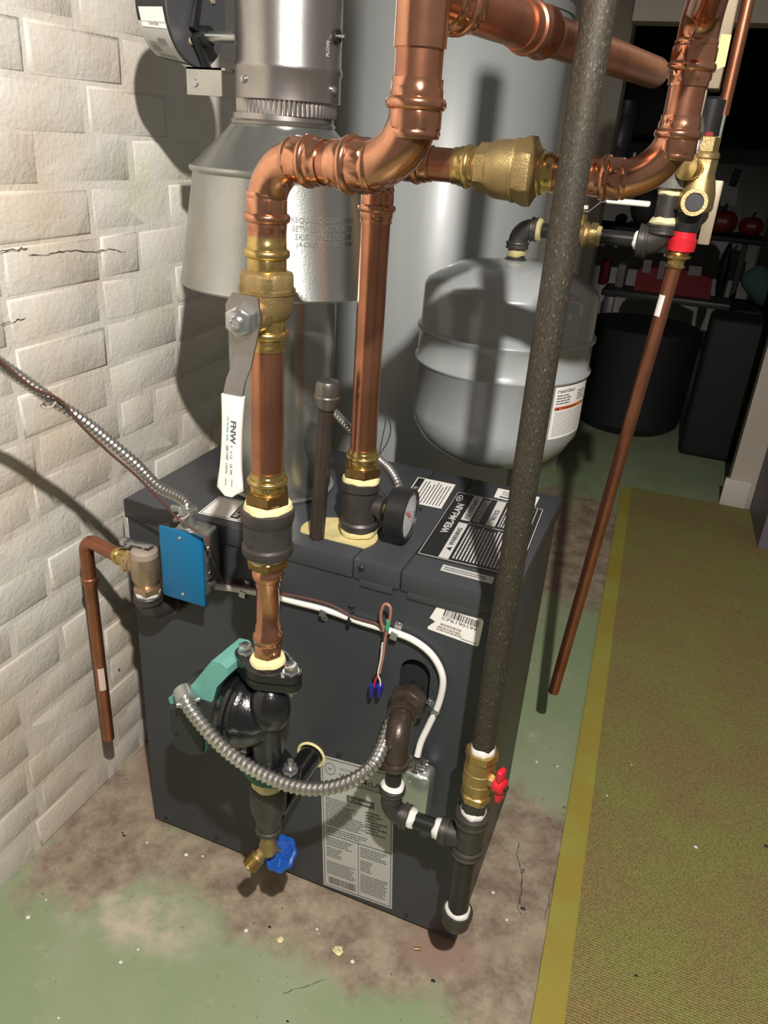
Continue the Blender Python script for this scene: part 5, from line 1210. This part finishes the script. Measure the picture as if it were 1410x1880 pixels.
# conduit from the wall down to that box
cpts = [(-40, 640, -.30), (0, 668, -.27), (50, 703, -.235), (100, 738, -.20), (150, 770, -.17), (200, 810, -.14), (250, 853, -.115), (290, 893, -.085)]
cp_ = [A(x, y, Y=yy) for x, y, yy in cpts]+[ctop+Vector((-.006, -.004, .052)), ctop+Vector((0, 0, .030))]
mb = MB(); hose(mb, cp_, .0096, .0078, 16, .24); mb.build('flexible_conduit', M_FLEX, None, label='grey flexible metal conduit sloping down the brick wall to the blue plate', cat='conduit')
off = Vector((-.002, -.009, -.008))
bp2 = [A(x, y, Y=yy) for x, y, yy in ((-40, 632, -.305), (0, 662, -.28), (60, 712, -.243), (110, 735, -.205), (150, 782, -.18), (200, 830, -.15), (250, 873, -.12), (300, 925, -.09), (330, 955, -.074), (356, 972, -.080), (380, 990, -.076), (390, 1020, -.066), (400, 1048, -.034), (412, 1066, -.012), (440, 1076, -.010), (520, 1090, -.014), (600, 1108, -.014), (650, 1133, -.014), (690, 1145, -.014), (704, 1158, -.016))]
mb = MB(); cable(mb, bp2, .0023, 8, 8); mb.build('brown_wire', M_BRWN, None, label='thin brown two core wire following the conduit and the white cable', cat='wire')
cz = A(95, 745, Y=-.203)
for k, (px, py, yy) in enumerate(((92, 737, -.206), (334, 948, -.055))):
    p = A(px, py, Y=yy); mb = MB(); torus(mb, p, (cp_[3]-cp_[2]) if k == 0 else (0.3, .1, -1), .0115, .0016, 20, 6); box(mb, p+Vector((-.010, -.004, -.008)), (.007, .006, .005), None, .001); mb.build('cable_tie', mat('pinkish_tie', (.42, .33, .29), .5), None, label=('pale tie clamping the wire to the conduit on the brick wall', 'pale tie clamping the wire just above the blue plate')[k], cat='cable tie')
# white cable with straps
yc = -.008
wpts = [(388, 1075, -.03), (415, 1079, -.012), (450, 1084, yc), (500, 1094, yc), (550, 1107, yc), (600, 1120, yc), (660, 1141, yc), (715, 1158, yc), (760, 1176, yc), (795, 1205, yc), (813, 1245, yc), (806, 1290, yc), (788, 1330, yc-.006), (773, 1362, -.022), (766, 1388, -.030)]
mb = MB(); cable(mb, [A(x, y, Y=yy) for x, y, yy in wpts], .0058, 12, 8); mb.build('white_cable', M_CABW, None, label='white sheathed cable curving across the boiler front', cat='cable')
def strap(px, py, ang, sx_, sy_, label):
    p = A(px, py, Y=-.001); t = thing('cable_strap', label, 'cable strap', (p.x, -.001, p.z), 'metal straps on the white cable')
    R = Matrix.Rotation(ang, 3, 'Y')
    mb = MB(); pr = [(-.0085, 0), (-.0085, .0060), (-.006, .0135), (.006, .0135), (.0085, .0060), (.0085, 0), (.022, 0)]
    vs = []; fs = []
    for x, h in pr:
        for w_ in (-.006, .006):
            for th in (0, .0012): vs.append(p+R @ Vector((w_, -h-th, x*sy_)))
    for j in range(len(pr)-1):
        a = 4*j; b = a+4; fs += [[a, b, b+2, a+2], [a+1, a+3, b+3, b+1], [a, a+1, b+1, b], [a+2, b+2, b+3, a+3]]
    mb.add(vs, fs); mb.build('band', M_ZINC, t, smooth=False)
    mb = MB(); lathe(mb, p+R @ Vector((0, -.001, .0165*sy_)), (0, -1, 0), [(0, .0045), (.0015, .0042), (.002, .003)], 14); mb.build('screw', M_SCRW, t)
strap(599, 1120, .16, 1, -1, 'metal strap on the white cable left of the wire loop')
strap(728, 1161, .18, 1, 1, 'metal strap on the white cable right of the wire loop')
strap(803, 1300, .16+1.9, 1, -1, 'metal strap on the white cable right of the keyhole')
strap(452, 1085, .16, 1, 1, 'metal strap on the white cable beside the copper press piece')
# connector of the white cable at the switch box
p = A(388, 1073, Y=-.035); mb = MB(); lathe(mb, p-Vector((.016, 0, 0)), (1, 0, 0), [(0, .012), (.004, .012), (.004, .009), (.020, .009), (.020, .006)], 20)
for dz_ in (-.011, .011): lathe(mb, p+Vector((-.002, -.012, dz_)), (0, 1, 0), [(0, .0028), (.026, .0028)], 8)
mb.build('cable_clamp', M_STEEL, None, label='shiny cable clamp on the right side of the blue plated box', cat='cable clamp')
# black ties + pinkish loop with green tape and wire nuts
def tie(px, py, label, r=.008, d_=(1, 0, -.2), yy=-.012):
    p = A(px, py, Y=yy); mb = MB(); torus(mb, p, d_, r, .0018, 18, 6); box(mb, p+Vector((0, -.004, -r*.9)), (.006, .006, .008), None, .001); mb.build('cable_tie', M_BPLA, None, label=label, cat='cable tie')
tie(643, 1133, 'black tie left of the wire loop'); tie(708, 1162, 'black tie where the wire loop starts', .009); tie(692, 1243, 'black tie above the blue wire nuts', .005, (.1, 0, 1))
lp = [(704, 1158, -.018), (699, 1135, -.024), (702, 1116, -.026), (709, 1109, -.026), (717, 1117, -.026), (715, 1140, -.024), (709, 1162, -.020), (706, 1180, -.018), (703, 1205, -.018), (697, 1235, -.018)]
t = thing('thermostat_wire', 'pinkish brown wire loop with two blue wire nuts on the boiler front', 'wire', tuple(A(700, 1240, Y=-.02)))
mb = MB(); cable(mb, [A(x, y, Y=yy) for x, y, yy in lp], .0026, 10, 8); mb.build('sheath', M_PINK, t)
mb = MB(); cable(mb, [A(x, y, Y=yy) for x, y, yy in ((702, 1180, -.021), (699, 1210, -.020), (694, 1236, -.020), (698, 1250, -.020), (698, 1262, -.02))], .0013, 8, 6); mb.build('white_core', M_CABW, t)
mb = MB(); cable(mb, [A(x, y, Y=yy) for x, y, yy in ((694, 1238, -.020), (689, 1250, -.020), (686, 1262, -.02))], .0015, 8, 6); mb.build('red_core', M_RED, t)
pa1, pb1 = A(713, 1139, Y=-.025), A(711, 1156, Y=-.022); mb = MB(); lathe(mb, pa1, pb1-pa1, [(0, .0034), ((pb1-pa1).length, .0034)], 12); mb.build('green_tape', M_TGRN, t)
for px in (683, 697):
    a_, b_ = A(px+1, 1258, Y=-.02), A(px-2, 1280, Y=-.02); L_ = (b_-a_).length
    mb = MB(); lathe(mb, a_, b_-a_, [(0, .0040), (0, .0060, .6), (L_*.55, .0052, .6), (L_, .0030, 0)], 18); mb.build('wire_nut', M_WIREB, t)
# lower junction box
YJ = -.046
q = [A(px, py, Y=YJ) for px, py in ((724, 1510), (780, 1526), (787.5, 1434), (735, 1417))]
jx0, jx1 = (q[0].x+q[3].x)/2, (q[1].x+q[2].x)/2; jz0, jz1 = (q[0].z+q[1].z)/2, (q[2].z+q[3].z)/2
t = thing('junction_box', 'galvanised utility box with a flat cover behind the gas branch', 'junction box', ((jx0+jx1)/2, YJ/2, jz0))
mb = MB(); box2(mb, (jx0+.002, YJ+.003, jz0+.002), (jx1-.001, -.001, jz1-.001), .010, 3); mb.build('box', M_ZINC, t)
mb = MB(); box2(mb, (jx0, YJ-.002, jz0), (jx1, YJ+.003, jz1), .004, 2); cv_ = mb.build('cover', mat('zinc_cover', (.44, .47, .40), .30, .75, .03, 60, .08, 8), t)
mb = MB(); lathe(mb, ((jx0+jx1)/2-.008, YJ-.002, jz1-.016), (0, -1, 0), [(0, .0045), (.002, .004)], 14); mb.build('screw', M_SCRW, cv_)
jc = Vector((A(766, 1400, Y=-.026).x, -.026, jz1-.002))
mb = MB(); lathe(mb, jc, UP, [(0, .0125), (.004, .0125, 1), (.007, .0110), (.022, .0105)], 24)
for dx_ in (-.014, .014): lathe(mb, jc+Vector((dx_, -.004, .008)), UP, [(0, .0025), (.022, .0025)], 8)
box(mb, jc+Vector((0, -.008, .014)), (.036, .004, .010), None, .001); box(mb, jc+Vector((0, .008, .014)), (.036, .004, .010), None, .001); mb.build('cable_connector', M_STEEL, t)
# pump conduit
hp_ = [(341, 1284, -.222), (350, 1302, -.232), (378, 1338, -.246), (410, 1372, -.252), (450, 1403, -.252), (490, 1425, -.246), (530, 1441, -.236), (570, 1448, -.222), (610, 1445, -.204), (650, 1431, -.180), (683, 1406, -.150), (703, 1370, -.112), (717, 1330, -.075), (738, 1300, -.040), (755, 1288, -.010), (762, 1283, .02)]
mb = MB(); hose(mb, [A(x, y, Y=yy) for x, y, yy in hp_], .0118, .0088, 18, .24); mb.build('flexible_conduit', M_FLEX, None, label='shiny flexible metal conduit sagging from the pump to the keyhole', cat='conduit')
a_, b_ = A(336, 1266, Y=-.205), A(347, 1294, Y=-.226); dd = (b_-a_).normalized()
mb = MB(); lathe(mb, a_, dd, [(0, .013), (.003, .0165), (.026, .0165), (.030, .013)], 24); fr_ = frame(dd); lathe(mb, b_-fr_[1]*.018-dd*.004, fr_[1], [(0, .0035), (.036, .0035)], 10); lathe(mb, b_-fr_[2]*.018-dd*.006, fr_[2], [(0, .0045), (.036, .0045)], 10); mb.build('conduit_connector', M_ZINC, None, label='grey clamp connector joining the conduit to the pump', cat='connector')
# conduit behind the right riser and the thin black wires
hp_ = [(600, 742, .17), (617, 760, .17), (640, 785, .17), (668, 815, .165), (694, 842, .15), (715, 862, .13), (730, 888, .11), (736, 915, .10)]
mb = MB(); hose(mb, [A(x, y, Y=yy) for x, y, yy in hp_], .0082, .0062, 16, .22); mb.build('flexible_conduit', M_FLEX, None, label='short flexible conduit curving down behind the right riser to the lid', cat='conduit')
mb = MB(); cable(mb, [A(x, y, Y=yy) for x, y, yy in ((690, 706, .20), (704, 742, .20), (717, 782, .19), (712, 810, .18), (697, 836, .17), (692, 862, .15), (697, 895, .12), (716, 920, .10))], .0012, 6, 8); mb.build('black_wire', M_RUBB, None, label='thin black wire bulging right behind the right riser', cat='wire')
mb = MB(); cable(mb, [A(x, y, Y=yy) for x, y, yy in ((689, 720, .20), (702, 748, .20), (708, 768, .19), (703, 800, .18), (695, 838, .17), (693, 850, .16))], .0011, 6, 8); mb.build('black_wire', M_RUBB, None, label='thin black wire hanging straighter beside the bulging one', cat='wire')

# =================================================================== DARK STORE ROOM
g = lambda px, py, yy: A(px, py, Y=yy)
YS = 4.0
t = thing('work_bench', 'dark bench with a grey edge in the store room', 'bench', (.9, YS+.3, 0))
zt3 = g(1220, 545, YS).z; xa3 = g(1105, 530, YS).x; xb3 = g(1330, 560, YS).x
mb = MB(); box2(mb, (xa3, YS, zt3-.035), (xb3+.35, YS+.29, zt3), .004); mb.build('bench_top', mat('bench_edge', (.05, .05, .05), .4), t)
for x in (xa3+.05, g(1332, 640, YS).x):
    mb = MB(); box2(mb, (x-.03, YS+.03, 0), (x+.03, YS+.09, zt3-.035), .004); mb.build('leg', mat('bench_leg', (.10, .10, .10), .4, .3), t)
YU = 4.3; zt4 = g(1340, 436, YU).z; xu0 = g(1085, 420, YU).x; xu1 = g(1405, 440, YU).x
t = thing('shelf_unit', 'black shelf carrying pumpkins above the bench', 'shelf', ((xu0+xu1)/2, YU+.2, 0))
mb = MB(); box2(mb, (xu0, YU, zt4-.03), (xu1, YU+.4, zt4), .003); mb.build('shelf_board', M_DARK, t)
for x in (xu0+.02, g(1345, 520, YU).x):
    mb = MB(); box2(mb, (x, YU+.02, 0), (x+.035, YU+.055, zt4-.03), .002); mb.build('upright', M_DARK, t)
def pumpkin(px, py, yy, r, lab):
    c_ = g(px, py, yy); c_.z = zt4+.765*r+.001; mb = MB(); n = 48; vs = []; fs = []
    for j in range(13):
        ph = PI*j/12
        for i in range(n):
            a = 2*PI*i/n; rr = r*(1-.08*abs(math.cos(4*a)))*math.sin(ph); vs.append((c_.x+rr*math.cos(a), c_.y+rr*math.sin(a), c_.z+.78*r*math.cos(ph)*(1-.15*(math.cos(ph)**8))))
    for j in range(12):
        for i in range(n): fs.append([j*n+i, j*n+(i+1) % n, (j+1)*n+(i+1) % n, (j+1)*n+i])
    t = thing('pumpkin', lab, 'pumpkin', (c_.x, c_.y, c_.z-.78*r))
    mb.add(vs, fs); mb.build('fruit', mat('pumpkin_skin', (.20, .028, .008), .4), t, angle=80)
    mb = MB(); sweep(mb, [(c_.x, c_.y, c_.z+.6*r), (c_.x, c_.y, c_.z+.85*r), (c_.x+.01, c_.y, c_.z+1.05*r)], [r*.16, r*.11, r*.09], 10); mb.build('stalk', M_DARK, t)
rp = .078
pumpkin(1330, 388, YU+.12, rp*1.25, 'larger orange pumpkin left on the black shelf'); pumpkin(1385, 392, YU+.16, rp*1.0, 'smaller orange pumpkin right on the black shelf')
# metal frame behind the pumpkins
YF = YU+.30; mb = MB(); a_, b_, c_, d_ = g(1318, 330, YF), g(1372, 334, YF), g(1362, 415, YF), g(1302, 408, YF); c_.z = d_.z = zt4+.010
mt_ = mat('pale_frame', (.30, .30, .30), .4)
t = thing('folding_frame', 'pale square frame with a dark handle behind the pumpkins', 'frame', tuple(d_))
sweep(mb, [a_, b_, c_, d_], .009, 8, closed=True); mb.build('frame_bar', mt_, t)
mb = MB(); prism(mb, [(0, 0), (1, 0), (1, 1), (0, 1)], g(1322, 378, YF), g(1352, 378, YF)-g(1322, 378, YF), g(1326, 336, YF)-g(1322, 378, YF), (0, .01, 0)); mb.build('panel', mt_, t, smooth=False)
p = g(1350, 326, YF); mb = MB(); box(mb, p, (.045, .03, .10), Matrix.Rotation(.12, 3, 'Y'), .006); mb.build('handle', M_DARK, t)
# red box with papers
zc_ = g(1230, 540, YS+.2).z
p0, p1 = g(1162, 540, YS+.15), g(1302, 552, YS+.15); zh = g(1230, 492, YS+.15).z
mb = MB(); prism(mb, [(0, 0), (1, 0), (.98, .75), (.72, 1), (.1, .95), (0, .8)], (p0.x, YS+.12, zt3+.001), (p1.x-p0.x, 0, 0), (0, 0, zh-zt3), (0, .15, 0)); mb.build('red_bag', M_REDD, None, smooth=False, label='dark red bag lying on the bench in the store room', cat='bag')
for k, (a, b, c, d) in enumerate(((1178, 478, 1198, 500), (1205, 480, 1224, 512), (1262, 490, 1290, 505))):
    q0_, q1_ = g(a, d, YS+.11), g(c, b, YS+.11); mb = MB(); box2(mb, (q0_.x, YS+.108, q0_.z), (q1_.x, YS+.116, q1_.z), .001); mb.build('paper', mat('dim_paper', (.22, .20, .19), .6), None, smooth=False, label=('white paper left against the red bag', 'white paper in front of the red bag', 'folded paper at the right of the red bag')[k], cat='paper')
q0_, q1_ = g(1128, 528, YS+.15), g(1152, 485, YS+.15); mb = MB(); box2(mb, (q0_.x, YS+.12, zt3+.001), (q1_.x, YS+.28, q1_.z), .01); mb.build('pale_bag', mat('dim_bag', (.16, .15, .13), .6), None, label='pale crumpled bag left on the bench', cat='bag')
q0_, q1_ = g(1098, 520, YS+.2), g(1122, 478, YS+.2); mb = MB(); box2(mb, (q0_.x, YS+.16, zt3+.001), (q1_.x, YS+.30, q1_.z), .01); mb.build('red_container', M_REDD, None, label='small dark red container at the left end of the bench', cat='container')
# round bin, and a black block added where the doorway is only dark
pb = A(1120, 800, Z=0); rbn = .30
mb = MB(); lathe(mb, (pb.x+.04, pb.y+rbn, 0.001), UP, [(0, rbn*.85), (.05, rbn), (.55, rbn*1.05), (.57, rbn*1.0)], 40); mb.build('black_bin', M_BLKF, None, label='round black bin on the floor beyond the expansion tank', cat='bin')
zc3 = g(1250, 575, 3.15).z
mb = MB(); box2(mb, (.965, 3.15, .001), (1.32, 3.44, zc3), .03, 3); mb.build('dark_filler', M_BLKF, None, label='added black crate right of the round black bin in the doorway', cat='filler')
# teal cushion
cs = [g(x, y, 3.6) for x, y in ((1338, 508), (1375, 478), (1420, 465), (1450, 560), (1402, 590), (1365, 545))]
ctr = sum(cs, Vector())/6; mb = MB(); n = 6; fs = []; vs = [p for p in cs]+[ctr+Vector((0, -.09, 0)), ctr+Vector((0, .09, 0))]
for i in range(6): fs += [[i, (i+1) % 6, 6], [(i+1) % 6, i, 7]]
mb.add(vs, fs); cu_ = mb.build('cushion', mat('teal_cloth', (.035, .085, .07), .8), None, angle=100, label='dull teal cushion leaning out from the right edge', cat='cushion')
sb_ = cu_.modifiers.new('s', 'SUBSURF'); sb_.levels = 2; sb_.render_levels = 2
cs2 = Vector((ctr.x, 3.6, 0)); mb = MB(); box2(mb, (cs[0].x+.06, 3.5, .001), (cs[3].x+.15, 3.9, cs[4].z+.06), .02); mb.build('black_cabinet', M_BLKF, None, label='black cabinet below the teal cushion', cat='cabinet')
# ducts and hanging things near the doorway, far side
pd = 3.4; a_, b_ = g(1153, 185, pd), g(1122, 330, pd)
t = thing('hanging_sleeve', 'dark grey cylindrical sleeve hanging on a cord left in the doorway', 'sleeve', tuple(b_))
mb = MB(); lathe(mb, (a_.x, a_.y, a_.z-.01), (0, 0, 1), [(0, .004), (2.2-a_.z+.01, .004)], 8); mb.build('cord', M_BLKF, t)
mb = MB(); L_ = (b_-a_).length; lathe(mb, a_, b_-a_, [(0, .055), (.06, .062), (.07, .066), (.08, .060), (.20, .058), (.21, .063), (.22, .057), (L_, .050)], 28); mb.build('sleeve', mat('sleeve_grey', (.07, .07, .08), .4, .2, .5, 40, .3, 10), t)
a_, b_ = g(1166, 280, pd-.05), g(1150, 335, pd-.05); mb = MB(); lathe(mb, a_, b_-a_, [(0, .012), ((b_-a_).length, .018)], 16); mb.build('spout', mat('dull_metal', (.35, .35, .35), .3, .8), t, label='small bright metal spout')
p = g(1188, 200, pd+.30)
t = thing('round_pan', 'round black pan hanging on a cord in the doorway beside the sleeve', 'pan', tuple(p))
mb = MB(); lathe(mb, p, (-.2, -1, 0), [(0, .13), (.05, .135), (.07, .12), (.08, 0)], 36); mb.build('bowl', M_BLKF, t)
mb = MB(); lathe(mb, (p.x, p.y, p.z+.11), (0, 0, 1), [(0, .004), (2.2-p.z-.11, .004)], 8); mb.build('cord', M_BLKF, t)
# clutter on the bench top, behind the ball valve lever
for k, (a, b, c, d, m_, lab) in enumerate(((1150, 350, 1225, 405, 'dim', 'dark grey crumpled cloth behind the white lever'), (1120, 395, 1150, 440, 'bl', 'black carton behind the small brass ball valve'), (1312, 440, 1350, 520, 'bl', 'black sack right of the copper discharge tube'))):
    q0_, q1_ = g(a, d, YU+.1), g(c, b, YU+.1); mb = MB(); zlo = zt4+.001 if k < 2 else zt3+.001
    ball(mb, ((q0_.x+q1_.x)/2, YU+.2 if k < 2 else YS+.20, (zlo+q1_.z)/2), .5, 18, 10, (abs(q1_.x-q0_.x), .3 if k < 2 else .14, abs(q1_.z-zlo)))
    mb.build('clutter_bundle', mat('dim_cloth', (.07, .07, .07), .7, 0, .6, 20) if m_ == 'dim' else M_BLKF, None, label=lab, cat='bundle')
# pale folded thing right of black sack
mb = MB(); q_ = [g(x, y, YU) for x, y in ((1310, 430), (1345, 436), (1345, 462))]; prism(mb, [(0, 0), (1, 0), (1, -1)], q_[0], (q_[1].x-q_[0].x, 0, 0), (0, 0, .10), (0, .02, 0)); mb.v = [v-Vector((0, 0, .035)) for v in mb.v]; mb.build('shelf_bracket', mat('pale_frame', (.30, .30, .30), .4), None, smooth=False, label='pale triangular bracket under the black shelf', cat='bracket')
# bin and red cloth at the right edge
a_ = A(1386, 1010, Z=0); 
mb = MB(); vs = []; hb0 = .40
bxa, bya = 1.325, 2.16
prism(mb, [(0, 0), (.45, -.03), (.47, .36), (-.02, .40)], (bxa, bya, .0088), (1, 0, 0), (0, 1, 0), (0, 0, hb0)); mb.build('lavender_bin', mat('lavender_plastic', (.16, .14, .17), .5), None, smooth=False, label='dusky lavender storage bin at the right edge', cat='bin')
mb = MB(); ball(mb, (bxa+.22, bya+.20, hb0+.125), .5, 24, 14, (.46, .34, .22)); ball(mb, (bxa+.08, bya+.16, hb0+.17), .5, 20, 12, (.20, .24, .16)); mb.build('red_cloth', M_REDD, None, label='dark red cloth heaped on the lavender bin', cat='cloth')

# =================================================================== BITS ON THE FLOOR
def crumb(px, py, s_, m_, lab, name='sealant_crumb', cat='debris', seed=0, fl=.4):
    p = A(px, py, Z=0); rnd = random.Random(seed); mb = MB(); ball(mb, (p.x, p.y, s_*fl*.42), s_*.5, 9, 6, (1, .8, fl)); mb.v = [v+Vector((rnd.uniform(-1, 1), rnd.uniform(-1, 1), 0))*s_*.13 for v in mb.v]
    zmin = min(v.z for v in mb.v); mb.v = [v-Vector((0, 0, zmin-.0004)) for v in mb.v]
    mb.build(name, m_, None, angle=20, label=lab, cat=cat)
crumb(620, 1748, .022, M_FOAM, 'flat yellow crumb, right of the two on the floor', seed=1); crumb(514, 1727, .013, M_FOAM, 'flat yellow crumb, left of the two on the floor', seed=2)
p = A(760, 1742, Z=.004); mb = MB(); lathe(mb, p, Vector((.8, .35, 0)), [(0, .0030), (.010, .0034), (.013, .0026)], 12); mb.build('brass_fragment', M_BRSC, None, label='tiny brass fragment lying in front of the drip leg', cat='debris')
p = A(958, 1600, Z=.004); mb = MB(); lathe(mb, p, Vector((.5, .8, 0)), [(0, .0035), (.007, .0035)], 10); mb.build('metal_bit', M_SCRW, None, label='tiny metal bit on the concrete right of the gas tee', cat='debris')
rr = random.Random(5); k = 0
for px, py, s_ in ((52, 1686, .010), (222, 1768, .008), (254, 1744, .006), (85, 1653, .005), (452, 1710, .009), (270, 1548, .006), (372, 1573, .006), (647, 1767, .009), (582, 1707, .006), (342, 1571, .010), (985, 1400, .008), (1023, 1408, .007), (1158, 1410, .005), (1275, 1562, .010), (1113, 1467, .006), (905, 1640, .008), (930, 1690, .007), (108, 1870, .005)):
    p = A(px, py, Z=0); q = MB(); zb_ = .0100 if px > 1090 else .0006
    ball(q, (p.x, p.y, zb_+s_*.22), s_*.5, 7, 5, (1, .9, .4)); q.build('pale_chip', M_TAPE, None, angle=15, label='tiny pale chip of debris scattered on the floor', cat='debris', group='pale chips on the floor')
for px, py, s_ in ((228, 1535, .008), (225, 1530, .006), (495, 1703, .008), (795, 1802, .010), (528, 1876, .006), (1405, 1560, .012), (1166, 1798, .008), (1080, 1805, .006), (960, 1670, .012)):
    p = A(px, py, Z=0); q = MB(); zb_ = .0100 if px > 1090 else .0006
    ball(q, (p.x, p.y, zb_+s_*.18), s_*.5, 7, 5, (1, .6, .35)); q.build('dark_chip', M_BPLA, None, angle=15, label='tiny dark chip of debris scattered on the floor', cat='debris', group='dark chips on the floor')

# hairline cracks in the concrete and in the wall paint
flo = bpy.data.objects['floor']
def crack(pts, w_, parent, plane, m_):
    ps = [A(x, y, **plane) for x, y in pts]; mb = MB(); rnd = random.Random(len(pts)); vs = []; fs = []
    ax = Vector((1, 0, 0)) if 'Z' in plane else Vector((0, 0, 1))
    dn = []
    for a, b in zip(ps, ps[1:]):
        for k in range(5): dn.append(a+(b-a)*(k/5)+ax*rnd.uniform(-.0022, .0022))
    dn.append(ps[-1])
    for i, p in enumerate(dn): h = w_*rnd.uniform(.3, 1)*(.3 if i in (0, len(dn)-1) else 1); vs += [p-ax*h, p+ax*h]
    for i in range(len(dn)-1): fs.append([2*i, 2*i+1, 2*i+3, 2*i+2])
    mb.add(vs, fs); return mb.build('crack', m_, parent, smooth=False)
M_CRK = mat('crack_dark', (.035, .028, .022), .9)
crack([(952, 1545), (950, 1575), (958, 1603), (957, 1640), (950, 1668), (960, 1684)], .0012, flo, {'Z': .0006}, M_CRK)
crack([(520, 1826), (545, 1815), (572, 1808), (600, 1797)], .0010, flo, {'Z': .0006}, M_CRK)
crack([(1020, 1600), (1012, 1640), (1000, 1690)], .0008, flo, {'Z': .0006}, M_CRK)
crack([(0, 461), (30, 457), (52, 455)], .0012, wall, {'X': WX+.0008}, M_CRK)
crack([(52, 470), (95, 465), (130, 460), (170, 463), (200, 458), (230, 462)], .0009, wall, {'X': WX+.0008}, M_CRK)
crack([(0, 596), (22, 590), (48, 583)], .0008, wall, {'X': WX+.0008}, M_CRK)
# short pinkish lead in the keyhole
mb = MB(); cable(mb, [A(x, y, Y=yy) for x, y, yy in ((730, 1288, -.012), (729, 1276, -.014), (738, 1273, -.008), (748, 1277, .004))], .0016, 8, 6); mb.build('pinkish_lead', M_PINK, None, label='short pinkish lead poking out of the keyhole above the union', cat='wire')

# sealant and tape rings belong to the fitting they sit on
def wbox(o):
    pts = []
    for q in [o]+list(o.children_recursive):
        if q.type == 'MESH':
            mw = Matrix.Translation(WL[q.name]); pts += [mw @ Vector(c) for c in q.bound_box]
    return Vector([min(p[i] for p in pts) for i in range(3)]), Vector([max(p[i] for p in pts) for i in range(3)])
tops = [o for o in list(COL.objects) if o.parent is None and o.type in ('MESH', 'EMPTY') and o.get('category')]
hosts = [(o, *wbox(o)) for o in tops if any(k in o.name for k in ('elbow', 'tee', 'coupling', 'adapter', 'union', 'valve', 'reducer', 'pump', 'nipple')) and not o.name.startswith('sealant')]
for o in tops:
    if o.name.startswith('sealant_ring'):
        a, b = wbox(o); c = (a+b)/2; best = None
        for h, ha, hb in hosts:
            d = sum(max(ha[i]-c[i], 0, c[i]-hb[i])**2 for i in range(3))**.5
            sc = d+0.15*((ha+hb)/2-c).length+(.012 if 'nipple' in h.name else 0)
            if best is None or sc < best[0]: best = (sc, h)
        h = best[1]; o.parent = h; o.location = WL[o.name]-WL[h.name]
        del o['category']
        isT = 'tape' in o['label']; o['label'] = 'white tape' if 'white tape' in o['label'] else ('yellowish tape' if isT else 'pale yellow sealant')
        if isT: o.name = 'tape_ring'
